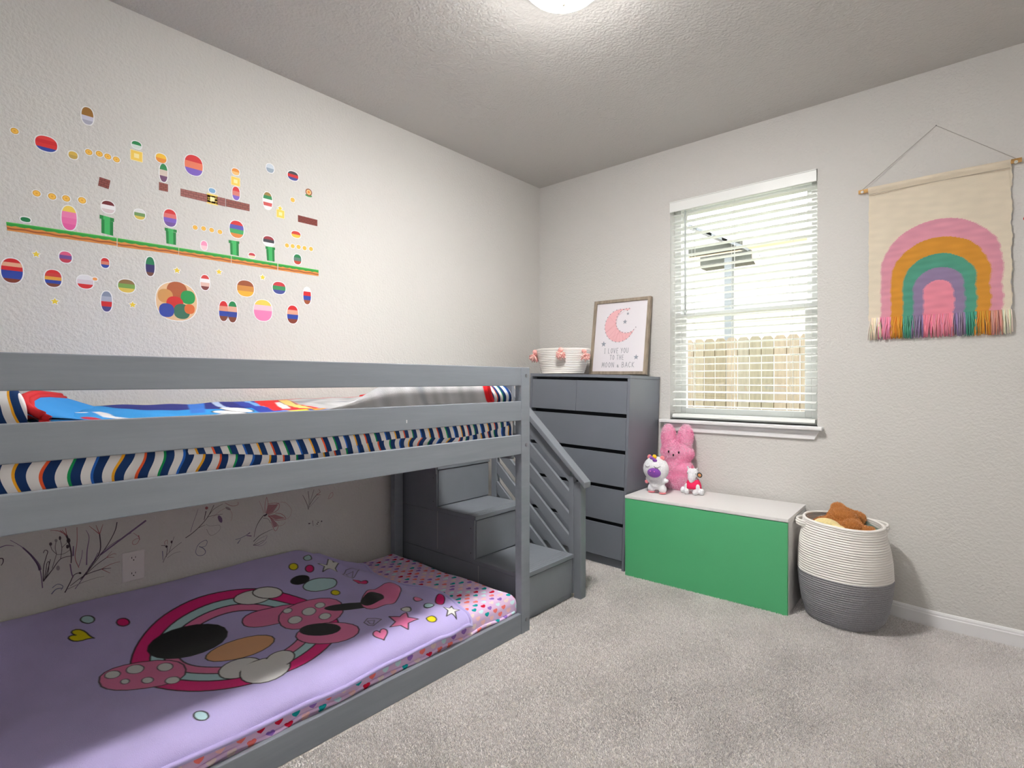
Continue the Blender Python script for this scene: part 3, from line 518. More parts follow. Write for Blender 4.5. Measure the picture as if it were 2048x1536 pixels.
FLORALS=[('floral_decal','large purple blade leaf decal with curled stems at the far left under the top bunk',[([264,596,298,561,326,517,344,474,350,444,354,394],0.6,1.2,(120,98,130)),([298,561,321,527,341,488,347,464],1.5,3.5,(120,98,130)),([356,420,357,471,364,507,369,529,361,536,356,526],1,0.8,(74,62,72)),([358,423,364,459,367,485,373,488,370,448,361,426],0.8,0.8,(74,62,72)),([361,426,371,467,377,498],0.8,0.8,(74,62,72))])
,('floral_decal','dark seed head spray decal beside the purple blade leaf',[([356,418,382,455,407,491,439,495],1.3,0.8,(74,62,72)),([382,461,395,513],0.7,0.6,(74,62,72)),([395,513,382,532,377,552],0.6,0.6,(74,62,72)),([395,513,391,539,394,563],0.6,0.6,(74,62,72)),([407,491,411,534,405,569],0.7,0.6,(74,62,72)),([411,534,427,550],0.6,0.6,(74,62,72)),([395,511,417,509,439,522],0.6,0.6,(74,62,72)),([382,555,381,551,379,549,376,550,374,552,373,557,374,560,376,562,379,562,381,559],-1,0,(74,62,72)),([398,564,397,561,395,560,392,560,390,563,389,566,390,570,392,571,395,571,397,568],-1,0,(150,144,146)),([409,572,408,567,407,565,404,565,402,569,402,573,402,578,404,580,407,579,408,576],-1,0,(74,62,72)),([433,533,432,529,429,526,427,527,424,530,424,535,424,540,427,542,429,541,432,538],-1,0,(74,62,72)),([405,456,404,451,401,448,398,449,395,453,394,459,395,465,398,468,401,467,404,462],-1,0,(150,144,146))])
,('floral_decal','tall red bell flower decal on a dark stem rising behind the seed heads',[([439,467,439,508,430,559,424,580],1.2,2.5,(74,62,72)),([424,580,402,600,376,608],1.2,0.5,(160,98,102)),([424,580,411,602],1,0.6,(160,98,102)),([425,580,422,608],1,0.6,(160,98,102)),([425,576,405,603],1.2,0.6,(160,98,102)),([437,556,436,550,433,547,429,548,426,552,425,558,426,564,429,567,433,566,436,562],-1,0,(74,62,72))])
,('floral_decal','wide spray decal of purple blades and pink bell flowers left of the power outlet',[([420,357,436,392,448,418,467,422],1.4,1,(74,62,72)),([451,362,482,408,506,452,555,501,606,530,636,543],1,0.8,(120,98,130)),([531,476,597,522,689,585],2.2,2.8,(120,98,130)),([467,393,506,446,531,496,529,561],1,1.6,(74,62,72)),([529,561,495,601],1.2,0.5,(160,98,102)),([529,561,517,600],1.2,0.5,(160,98,102)),([529,561,540,599],1.2,0.5,(160,98,102)),([482,408,522,462,555,511,580,563,587,598],0.8,1.4,(74,62,72)),([467,393,514,436,550,459],0.8,1,(74,62,72)),([550,459,572,470,585,467],0.8,0.5,(160,98,102)),([550,459,570,483],0.8,0.4,(160,98,102)),([550,461,577,456],0.8,0.4,(160,98,102)),([436,378,482,408,535,418],0.8,1.2,(74,62,72)),([535,418,567,430,597,433],1,0.5,(160,98,102)),([535,418,567,414],1.2,0.6,(74,62,72)),([535,418,564,394],1,0.5,(160,98,102)),([428,368,474,381,514,387,544,387],1.2,0.5,(150,144,146)),([457,604,457,543,451,486,463,443],0.7,0.9,(160,98,102)),([485,587,495,555,489,506,487,447],0.5,1.6,(120,98,130)),([463,449,471,481,474,510],0.8,0.6,(120,98,130)),([436,464,440,429,445,409],1.6,1.2,(120,98,130)),([445,493,446,532],2.2,1.2,(120,98,130)),([382,386,398,396,414,384,408,370],1,0.8,(112,114,140)),([380,363,394,378,414,376],1.6,1,(112,114,140)),([506,446,524,488],1.5,0.8,(120,98,130)),([471,419,470,417,468,416,465,417,463,419,462,422,463,424,465,425,468,424,470,422],-1,0,(74,62,72))])
,('butterfly_decal','pink butterfly decal above the power outlet',[([644,541,659,525,666,515],0.6,1,(180,130,134)),([666,515,653,514,641,506,643,493,657,494,666,511],0.8,0.8,(180,130,134)),([662,528,666,507],1,1,(160,98,102))])
,('floral_decal','small sprig decal with a red bud right of the power outlet',[([752,389,764,415,789,439,824,462],1.2,1,(150,144,146)),([764,410,768,444,762,459,745,465],0.8,0.8,(74,62,72)),([775,427,785,462,795,493],0.6,0.5,(74,62,72)),([768,405,793,419,820,421],0.8,0.6,(150,144,146)),([752,400,750,440],0.8,1.2,(112,114,140)),([760,464,758,477,768,484,769,466],0.6,0.6,(160,98,102)),([770,455,769,452,767,450,764,451,762,453,761,457,762,460,764,461,767,461,769,458],-1,0,(74,62,72)),([788,470,788,467,786,465,784,465,782,468,781,472,782,476,784,478,786,477,788,474],-1,0,(74,62,72))])
,('floral_decal','long rising sprig decal with faint dotted circles at the middle of the wall',[([840,477,868,493,899,518,931,553,958,604],1.2,0.9,(74,62,72)),([860,499,868,529,883,572,891,597],0.7,0.5,(120,98,130)),([891,511,920,519],0.7,0.5,(74,62,72)),([929,554,963,556,996,555],0.7,0.5,(74,62,72)),([933,557,958,585,996,602],0.8,0.6,(74,62,72)),([916,542,924,582],0.8,1.4,(74,62,72)),([924,522,941,510,980,506,985,487,963,468,941,468,926,499],0.5,0.7,(150,144,146)),([952,547,985,571,1018,579,1038,547,1033,515],0.5,0.5,(180,130,134)),([1007,605,1036,586,1063,586,1065,600],0.7,0.7,(160,98,102)),([933,594,932,591,928,589,924,589,921,592,920,597,921,600,924,602,928,602,932,599],-1,0,(160,98,102)),([993,536,995,525,994,517,989,515,982,521,977,531,974,542,975,550,980,552,987,546],-1,0,(120,98,130)),([1032,568,1028,567,1021,569,1014,574,1009,580,1008,585,1012,586,1018,584,1026,579,1031,573],-1,0,(150,144,146))])
,('butterfly_decal','blue outlined butterfly decal above the lavender blanket',[([887,428,899,441,922,449,929,439,922,422,905,421],1,0.8,(112,114,140)),([887,428,881,404,891,386,912,383,922,394,914,412,895,426],0.7,1.3,(112,114,140))])
,('dragonfly_decal','grey blue dragonfly decal left of the large pink flower',[([1054,422,1077,424,1105,433],1,1,(112,114,140)),([1063,401,1077,419],1.8,0.8,(112,114,140)),([1105,433,1121,441],1,2,(120,98,130)),([1105,430,1128,423],1.2,2,(120,98,130))])
,('flower_decal','large open pink flower decal with a dark stem at the middle of the wall',[([1140,415,1150,460,1169,493,1189,514],0.6,1.5,(74,62,72)),([1189,509,1204,516],3.5,3,(74,62,72)),([1194,523,1194,568,1202,601],1,0.6,(176,100,112)),([1199,522,1209,565,1202,601],1,0.6,(176,100,112)),([1202,521,1239,550,1265,561],1,0.7,(176,100,112)),([1206,566,1239,565,1265,555,1257,526,1209,510],0.8,1,(176,100,112)),([1209,508,1244,478,1285,473,1301,475,1278,502,1244,514],1,0.8,(176,100,112)),([1209,505,1239,474,1260,445,1244,423,1224,470],1,0.8,(176,100,112)),([1260,445,1283,445,1298,457],0.6,0.6,(180,130,134)),([1270,565,1301,554,1328,519,1325,488,1306,471],0.5,0.5,(180,130,134)),([1165,588,1179,553,1187,524],0.5,0.7,(180,130,134)),([1184,500,1209,490,1221,468],0.6,0.6,(74,62,72)),([1197,522,1211,562,1260,554,1234,520,1209,513],-1,0,(178,132,136)),([1211,507,1244,506,1296,478,1247,480],-1,0,(178,130,134)),([1219,493,1244,471,1257,445,1237,442],-1,0,(176,134,140))])
,('leaf_decal','dark leaf sprout decal below the large pink flower',[([1138,394,1165,415,1199,427,1232,435],1.3,0.6,(74,62,72)),([1136,375,1165,400,1206,411],1,0.5,(150,144,146)),([1136,375,1169,374,1194,388,1204,406],0.8,0.7,(120,98,130)),([1136,375,1165,383,1189,390],0.9,0.7,(74,62,72)),([1145,372,1179,364,1202,379],0.6,0.5,(120,98,130))])
,('floral_decal','small upright sprig decal with a red bud at the right under the top bunk',[([1423,499,1412,535,1390,581],1,0.8,(74,62,72)),([1423,504,1426,549,1420,597],0.6,1,(74,62,72)),([1426,512,1437,552,1454,600],0.6,0.8,(74,62,72)),([1429,522,1454,555,1474,573],0.8,1.2,(74,62,72)),([1426,509,1454,533,1480,556],0.6,0.6,(120,98,130)),([1469,571,1489,581,1480,599],1.2,0.6,(160,98,102)),([1472,568,1492,567],1,0.6,(160,98,102))])
,('ring_decal','small rose ring decal right of the upright sprig',[([1536,536,1548,561,1563,567,1563,548,1539,535],0.8,0.8,(180,130,134))])
,('butterfly_decal','dotted tiny butterfly decal below the upright sprig',[([1426,424,1437,425],1,0.8,(74,62,72)),([1446,436,1449,406],0.9,0.7,(74,62,72)),([1460,436,1489,425,1489,403,1472,399,1457,415],0.4,0.4,(150,144,146)),([1481,420,1480,418,1478,417,1476,418,1474,419,1474,421,1474,423,1476,424,1478,423,1480,422],-1,0,(74,62,72)),([1475,412,1475,410,1473,409,1470,410,1469,411,1468,413,1469,415,1470,416,1473,415,1475,414],-1,0,(74,62,72)),([1501,421,1501,419,1499,418,1496,418,1495,420,1494,423,1495,425,1496,426,1499,426,1501,424],-1,0,(74,62,72)),([1430,423,1429,421,1427,420,1425,421,1423,422,1422,425,1423,427,1425,428,1427,428,1429,426],-1,0,(74,62,72))])
,('leaf_decal','curved purple leaf tip decals at the left edge of the photo',[([230,573,253,579,274,572],1.5,0.6,(120,98,130)),([232,536,244,533,245,520,240,509],1.5,0.8,(74,62,72))])]

# ------------------------------------------------------------------ fabrics
def heart_fabric():
    m = bpy.data.materials.new('heart_sheet'); m.use_nodes = True; N = NT(m); b = N.n['Principled BSDF']; b.inputs['Roughness'].default_value = .85; b.inputs['Specular IOR Level'].default_value = .2
    sp = N.new('ShaderNodeSeparateXYZ'); N.l.new(N.new('ShaderNodeTexCoord').outputs['Object'], sp.inputs[0])
    M = N.math; u0 = M('MULTIPLY', sp.outputs[1], 1/.057); v0 = M('MULTIPLY', M('SUBTRACT', sp.outputs[0], sp.outputs[2]), 1/.027)
    row = M('FLOOR', v0); u1 = M('ADD', u0, M('MULTIPLY', row, .5)); v = M('SUBTRACT', M('SUBTRACT', v0, row), .5); colm = M('FLOOR', u1); u = M('SUBTRACT', M('SUBTRACT', u1, colm), .5)
    # heart: (x^2+y^2-1)^3 - x^2 y^3 < 0, point towards +v
    x = M('MULTIPLY', u, 4.7); y = M('ADD', M('MULTIPLY', v, -2.7), .12)
    x2 = M('MULTIPLY', x, x); y2 = M('MULTIPLY', y, y); a = M('SUBTRACT', M('ADD', x2, y2), 1.0); a3 = M('MULTIPLY', M('MULTIPLY', a, a), a)
    f = M('SUBTRACT', a3, M('MULTIPLY', M('MULTIPLY', x2, y2), y)); mask = M('LESS_THAN', f, 0.0)
    cv = N.new('ShaderNodeCombineXYZ'); N.l.new(row, cv.inputs[0]); N.l.new(colm, cv.inputs[1]); wn = N.new('ShaderNodeTexWhiteNoise', noise_dimensions='2D'); N.l.new(cv.outputs[0], wn.inputs[0]); k = wn.outputs[0]
    cr = N.new('ShaderNodeValToRGB'); cr.color_ramp.interpolation = 'CONSTANT'; e = cr.color_ramp.elements
    cols = [(205, 20, 60), (150, 110, 195), (20, 160, 165), (235, 215, 215), (240, 125, 120), (205, 235, 240), (245, 200, 200)]
    e[0].position = 0; e[0].color = lin(cols[0]); e[1].position = 1/7-.02; e[1].color = lin(cols[1])
    for i in range(2, 7): q = e.new(i/7-.02); q.color = lin(cols[i])
    N.l.new(k, cr.inputs[0]); mx = N.new('ShaderNodeMix', data_type='RGBA'); mx.inputs[6].default_value = lin((222, 192, 226)); N.l.new(mask, mx.inputs[0]); N.l.new(cr.outputs[0], mx.inputs[7]); N.l.new(mx.outputs[2], b.inputs['Base Color'])
    return m
def stripe_fabric():
    m = bpy.data.materials.new('striped_sheet'); m.use_nodes = True; N = NT(m); b = N.n['Principled BSDF']; b.inputs['Roughness'].default_value = .8; b.inputs['Specular IOR Level'].default_value = .2
    a = N.new('ShaderNodeAttribute', attribute_name='Stripe'); M = N.math; t = M('MULTIPLY', a.outputs['Fac'], 1/.0465); fr = M('FRACT', t); fl_ = M('FLOOR', t)
    c4 = N.new('ShaderNodeValToRGB'); c4.color_ramp.interpolation = 'CONSTANT'; e = c4.color_ramp.elements
    e[0].color = lin((240, 170, 40)); e[1].position = .23; e[1].color = lin((230, 90, 50)); q = e.new(.48); q.color = lin((20, 140, 80)); q = e.new(.73); q.color = lin((40, 100, 190))
    N.l.new(M('FRACT', M('MULTIPLY', M('ADD', fl_, .1), .25)), c4.inputs[0])
    c2 = N.new('ShaderNodeValToRGB'); c2.color_ramp.interpolation = 'CONSTANT'; e = c2.color_ramp.elements; e[0].color = lin((22, 52, 100)); e[1].position = .55; e[1].color = lin((232, 228, 228)); N.l.new(fr, c2.inputs[0])
    mx = N.new('ShaderNodeMix', data_type='RGBA'); N.l.new(M('LESS_THAN', fr, .13), mx.inputs[0]); N.l.new(c2.outputs[0], mx.inputs[6]); N.l.new(c4.outputs[0], mx.inputs[7]); N.l.new(mx.outputs[2], b.inputs['Base Color'])
    return m
heartm, stripem = heart_fabric(), stripe_fabric()
def cushion(name, x0, x1, y0, y1, z0, z1, r, m, parent, step=.008, wr=.003, stripe=None, top=None):
    W, L, H = x1-x0, y1-y0, z1-z0
    def prof(n_, W):
        # unfolded coordinate -> position, drop
        q = r*pi/2; s = np.linspace(-(q+H-r), W-2*r+q+H-r, int((W+2*H)/step)+2); p = np.empty_like(s); d = np.empty_like(s)
        for i, v in enumerate(s):
            o = 1 if v > W-2*r else (-1 if v < 0 else 0); e = v-(W-2*r) if o > 0 else -v
            base = r if o < 0 else (W-r if o > 0 else r+v)
            if o == 0: p[i] = base; d[i] = 0
            elif e < q: p[i] = base+o*r*sin(e/r); d[i] = r*(1-cos(e/r))
            else: p[i] = base+o*r; d[i] = r+(e-q)
        return p, d
    px, dx = prof(0, W); py, dy = prof(0, L)
    PX, PY = np.meshgrid(px, py); DX, DY = np.meshgrid(dx, dy); x = x0+PX.ravel(); y = y0+PY.ravel(); dd_ = np.minimum(np.hypot(DX, DY).ravel(), H); z = z1-dd_
    if top is not None: z = z+top(x, y)*(dd_ < r)
    nz = fbm(x+z, y, 26, 11)*wr+fbm(y*2.2, z*3+x, 22, 12)*wr*.7
    z = z+nz*(dd_ < H-.01); x = x+nz*.8*(dd_ > .01)
    o = np_mesh(name, np.stack([x, y, z], 1), gridq(len(px), len(py)), m, parent)
    if stripe is not None:
        at = o.data.attributes.new('Stripe', 'FLOAT', 'POINT'); at.data.foreach_set('value', stripe(x, y, z).astype('f'))
    return o

# lower bed: mattress with a fitted heart sheet, and the lavender blanket on it
ml = thing('lower_mattress', 'thin lower bunk mattress in a pink sheet printed with small coloured hearts', 'mattress', (.55, .95, .0))
cushion('fitted_sheet', .07, 1.030, -.05, 1.925, .03, .176, .05, heartm, ml, wr=.003, top=lambda x, y: .008*fbm(x*.6, y, 9, 5)*sm(1.62, 1.8, y)*.6)
b = MB(); pts = [(1.033-.004*sin(y*31), y, .094+.004*sin(y*23)) for y in np.linspace(.1, 1.9, 80)]; b.tube(pts, .007, 8); b.build('sheet_hem', heartm, ml, True)
def hb(x, y): return .192+.112*(1-sm(.02, .5, x))*(1-sm(1.30, 1.62, y))
def hb2(x, y):
    f = sm(1.25, 1.5, y)*(1-sm(.9, 1.03, x))*.8+.12
    rip = .020*(.5+.5*np.sin((y-.10*np.sin(x*5)-.30*x)*48))*f*sm(1.2, 1.45, y)
    return hb(x, y)+rip+.004*fbm(x, y, 7, 21)+.0018*fbm(x, y, 24, 22)
r_ = .052; us = np.linspace(0, 1.072, 420); ys = np.linspace(.0, 1.63, 620)
xs = np.empty_like(us); dz = np.empty_like(us); XE = 1.044-r_
for i, u in enumerate(us):
    if u < XE-.012: xs[i] = .012+u; dz[i] = 0
    else:
        e = u-(XE-.012); a = min(e/r_, pi/2); xs[i] = XE+r_*sin(a); dz[i] = r_*(1-cos(a))+max(0, e-r_*pi/2)
XS, YS = np.meshgrid(xs, ys); DZ, _ = np.meshgrid(dz, ys); x = XS.ravel(); y = YS.ravel(); d = DZ.ravel()
yy = y+.02*np.sin(x*9+1)*sm(1.45, 1.63, y)-.07*sm(.25, .0, x)*sm(1.3, 1.6, y)
z = hb2(np.minimum(x, XE), yy)-d-.012*sm(1.60, 1.63, y)
x = x+.006*np.sin(yy*14)*sm(.0, .08, d)+.005*fbm(yy*2, d, 12, 8)*sm(0, .08, d)
z = np.maximum(z, .126+.012*np.sin(yy*5+.6))
col = np.tile(np.array(lin((196, 184, 236))), (len(x), 1))*(1+.035*fbm(x, yy, 9, 31)+.03*fbm(x, yy, 40, 32))[:, None]; col[:, 3] = 1
CXc, CYc, RC = .55, .864, .351
for f, c in ((1, (232, 40, 130)), (.84, (190, 225, 232)), (.72, (238, 130, 180)), (.60, (196, 184, 236))):
    paint(x, yy, col, [(CXc+RC*f*cos(2*pi*k/60), CYc+RC*f*sin(2*pi*k/60)) for k in range(60)], c, .006)
for poly, c, ow in BLANKET_ART: paint(x, yy, col, np.array(poly)/1000, c, ow/1000*.85)
fleece = mat('fleece', rough=.95, spec=.1, attr=True, sheen=.15, bump_s=420, bump_d=.0015)
bl = np_mesh('lavender_blanket', np.stack([x, yy, z], 1), gridq(420, 620), fleece, None, True, col)
tag(bl, 'lavender fleece blanket with pink ring, stars and dots print on the lower bunk', 'blanket')
ORG[bl.name] = Vector()
hem = []; V3 = np.stack([x, yy, z], 1).reshape(620, 420, 3)
hem = [tuple(V3[j, 419-6]+np.array([.003, 0, -.002])) for j in range(0, 620, 4)]+[tuple(V3[619-2, i]) for i in range(405, 4, -5)]
b = MB(); b.tube(hem, .008, 8); b.col = (190, 178, 232); b.build('rolled_hem', mat('lavender_hem', (190, 178, 232), .95, .1, sheen=.5), bl, True)

# upper bed
mu = thing('upper_mattress', 'upper bunk mattress in a white sheet with navy and coloured stripes', 'mattress', (.55, .95, .86))
def wave(x, y, z): return y+.010*np.sin(z*46+y*7)+.006*np.sin(z*85+y*13+x*5)*sm(.7, 1.6, y)+.003*np.sin(y*40+z*20)
cushion('fitted_sheet', .07, 1.034, -.03, 1.885, .862, 1.052, .045, stripem, mu, wr=.005, stripe=lambda x, y, z: wave(x, y, z)+.010)
# gathered fold hanging along the outer side near the head
def fold(u, v):
    y = .52+1.33*u; return (1.040+.006*sin(v*pi)+.004*sin(y*22), y, 1.02-.055*v-.012*sin(y*9)*v-.05*u*(1-u)*v)
b = MB(); b.grid(fold, 160, 8); o = b.build('sheet_fold', stripem, mu, True)
at = o.data.attributes.new('Stripe', 'FLOAT', 'POINT'); at.data.foreach_set('value', [v[1]*1.12+.02+.5*v[2] for v in b.v])
pw = tag(cushion('pillow', .30, 1.0, 1.62, 1.925, 1.055, 1.160, .05, stripem, None, wr=.006, stripe=lambda x, y, z: y*1.1+.10*x+.012*np.sin(x*14)+.01*np.sin(z*50)), 'navy striped pillow at the stair end of the top bunk under a grey fur throw', 'pillow')
p2 = tag(cushion('pillow', .20, 1.0, -.05, .195, 1.055, 1.175, .058, stripem, None, wr=.008, stripe=lambda x, y, z: y*1.4+.9*x+.5*z+.02*np.sin(x*11)), 'navy striped pillow crumpled at the far left of the top bunk', 'pillow')
def hu(x, y):
    base = 1.078+.014*(1-sm(0, .5, x))*.3+.008*sm(1.1, 1.4, y)
    hump = .125*sm(1.72, 2.12, y+.78*x)*(1-sm(.97, 1.03, x)*.8)
    lft = .006*(1-sm(.24, .40, y+.0*x))*sm(.02, .2, x)
    return base+hump+lft+.0035*fbm(x, y, 10, 41)+.002*fbm(x, y, 30, 42)
nx, ny = 200, 330; X_, Y_ = np.meshgrid(np.linspace(.055, 1.034, nx), np.linspace(.215, 1.70, ny)); x, y = X_.ravel(), Y_.ravel()
ysh = y+.05*sm(.5, 1.0, x)*sm(1.6, 1.7, y)
z = hu(x, ysh)-.028*sm(.985, 1.034, x)**2
z = np.where((y > 1.38), np.maximum(z, 1.075), z)
sky_, navy = (40, 150, 225), (22, 35, 130)
col = np.tile(np.array(lin(sky_)), (len(x), 1)).astype(float); U, V = x, ysh
def blob(poly, c, ow=0): paint(U, V, col, poly, c, ow)
blob([(.05, .50), (.30, .55), (.62, .62), (.66, .75), (.72, 1.0), (.05, 1.2)], navy)
blob([(.05, .83), (.75, .62), (.76, .66), (.05, .90)], (50, 120, 215))
blob([(.05, 1.02), (.9, .78), (.92, .9), (.05, 1.2)], (35, 60, 165)); blob([(.05, 1.07), (.95, .84), (.95, .86), (.05, 1.10)], (120, 180, 240)); blob([(.05, .93), (.85, .70), (.86, .72), (.05, .96)], (190, 210, 245))
def oval(cx, cy, rx, ry, n=20): return [(cx+rx*cos(2*pi*k/n), cy+ry*sin(2*pi*k/n)) for k in range(n)]
blob(oval(.50, .37, .09, .025), (235, 235, 240)); blob(oval(.50, .375, .03, .008), (150, 190, 235)); blob([(.50, .41), (.80, .38), (.92, .43), (.93, .46), (.78, .41), (.50, .43)], (235, 235, 240))
blob([(.90, .39), (.95, .45), (.99, .47), (.99, .40)], (220, 30, 40)); blob(oval(.86, .34, .05, .02), (190, 30, 60))
blob([(.90, .47), (1.03, .46), (1.03, .62), (.93, .60), (.86, .70), (.84, .68), (.9, .6)], (238, 238, 240)); blob([(.95, .46), (.97, .46), (.96, .50), (.94, .50)], (240, 210, 40))
blob(oval(.80, .72, .10, .04), (240, 240, 244), .006); blob(oval(.70, .78, .12, .035), (240, 240, 244), .006); blob(oval(.93, .66, .03, .022), (244, 200, 130), .004)
blob([(.9, .72), (1.03, .68), (1.03, 1.0), (.9, .98)], (40, 100, 205))
blob([(.05, 1.12), (.86, .84), (.92, .96), (.70, 1.12), (.05, 1.36)], (228, 35, 38)); blob([(.2, 1.15), (.8, .9), (.8, .93), (.2, 1.2)], (244, 225, 225)); blob([(.05, 1.23), (.80, .96), (.86, .99), (.05, 1.28)], (240, 205, 120), .004)
blob([(.9, .86), (.96, .86), (.96, .92), (.9, .94)], (235, 215, 50), .004); blob([(.9, .95), (.97, .93), (.98, 1.0), (.9, 1.03)], (235, 150, 50), .004)
gry = (y-.25*x) > 1.06; k = sm(1.285, 1.305, ysh+.33*x)[:, None]
fur = np.array(lin((184, 184, 186)))*(1+.16*fbm(x*.4, y, 95, 51)+.08*fbm(x, y, 70, 52))[:, None]
dk = np.clip(sm(.35, 1.3, fbm(x*.5, y, 42, 53)), 0, 1)[:, None]*.75*(1-sm(1.55, 1.7, y))[:, None]
fur = fur*(1-dk)+np.array(lin((120, 124, 138)))*dk; col = col*(1-k)+fur*k
pass
red = (210, 25, 35)
for m_ in (ysh < .236, ysh > 1.715+.0*x, (x < .085) & (ysh > 1.2)): col[m_] = lin(red)
col[:, 3] = 1
ub_ = np_mesh('printed_blanket', np.stack([x, ysh, z], 1), gridq(nx, ny), mat('plush_print', rough=.95, spec=.1, attr=True, sheen=.1, bump_s=300, bump_d=.0015), None, True, col)
tag(ub_, 'bright blue and red printed fleece blanket with grey fur patch on the top bunk', 'blanket'); ORG[ub_.name] = Vector()
V3 = np.stack([x, ysh, z], 1).reshape(ny, nx, 3); rbm = mat('red_binding', (205, 25, 35), .8)
b = MB(); b.tube([tuple(V3[ny-1, i]+np.array([0, .004, 0])) for i in range(0, nx, 3)], .009, 8); b.build('red_binding', rbm, ub_, True)
b = MB(); lp = [(1.0, .222, 1.099), (.98, .203, 1.110), (.90, .200, 1.124), (.70, .224, 1.136), (.50, .263, 1.141), (.30, .313, 1.137), (.12, .388, 1.126)]
b.tube([tuple(Vector(p)) for p in lp], .010, 8); b.tube([(p[0], p[1]+.012, p[2]-.010) for p in lp], .009, 8); b.build('red_binding', rbm, ub_, True)
def curl(u, v):
    k = min(5, int(u*6)); t = u*6-k; a, c_ = Vector(lp[k]), Vector(lp[k+1]); p = a.lerp(c_, t); return (p.x, p.y+.010+.10*v, p.z-.006-(p.z-1.085)*v)
b = MB(); b.grid(curl, 30, 10); b.build('turned_corner', mat('blue_fleece', (40, 140, 215), .95), ub_, True)

# ------------------------------------------------------------------ wall stickers (plain shapes), flat vinyl on the left wall
dec = mat('sticker_vinyl', rough=.55, spec=.3, attr=True)
def sup(cy, cz, w, h, n=28, e=.85):
    o = []
    for k in range(n):
        a = 2*pi*k/n; c, s = cos(a), sin(a); o.append((cy+w/2*abs(c)**e*(1 if c > 0 else -1), cz+h/2*abs(s)**e*(1 if s > 0 else -1)))
    return o
def clipz(P, lim, sg):
    Q = []
    for a in range(len(P)):
        p, q = P[a], P[(a+1) % len(P)]; fp = (p[1]-lim)*sg; fq = (q[1]-lim)*sg
        if fp >= 0: Q.append(p)
        if fp*fq < 0: t = fp/(fp-fq); Q.append((p[0]+(q[0]-p[0])*t, p[1]+(q[1]-p[1])*t))
    return Q
class Flat(MB):
    lay = 0
    def P(s, pts, c, x0=None):
        """polygon in wall coordinates (y,z); every layer a little proud of the last"""
        s.col = tuple(c); s.lay += 1; x = .0009+.00012*min(s.lay, 14)
        a = sum(p[0]*q[1]-q[0]*p[1] for p, q in zip(pts, list(pts[1:])+[pts[0]]))
        if a < 0: pts = list(pts)[::-1]
        n = len(pts)
        if s.lay == 1: s.add([(.0002, y, z) for y, z in pts]+[(x, y, z) for y, z in pts], [tuple(range(n, 2*n))]+[(i, (i+1) % n, n+(i+1) % n, n+i) for i in range(n)])
        else: s.add([(x, y, z) for y, z in pts], [tuple(range(n))])
        return s
WT = (236, 236, 238)
def strp(a, b_, t): return (a[0]+(b_[0]-a[0])*t, a[1]+(b_[1]-a[1])*t)
def spoly(cy, cz, r, q=.45, rz=None): return [((r if k % 2 == 0 else r*q)*cos(radians(90+36*k))+cy, (rz or r)*(1 if k % 2 == 0 else q)*sin(radians(90+36*k))+cz) for k in range(10)]
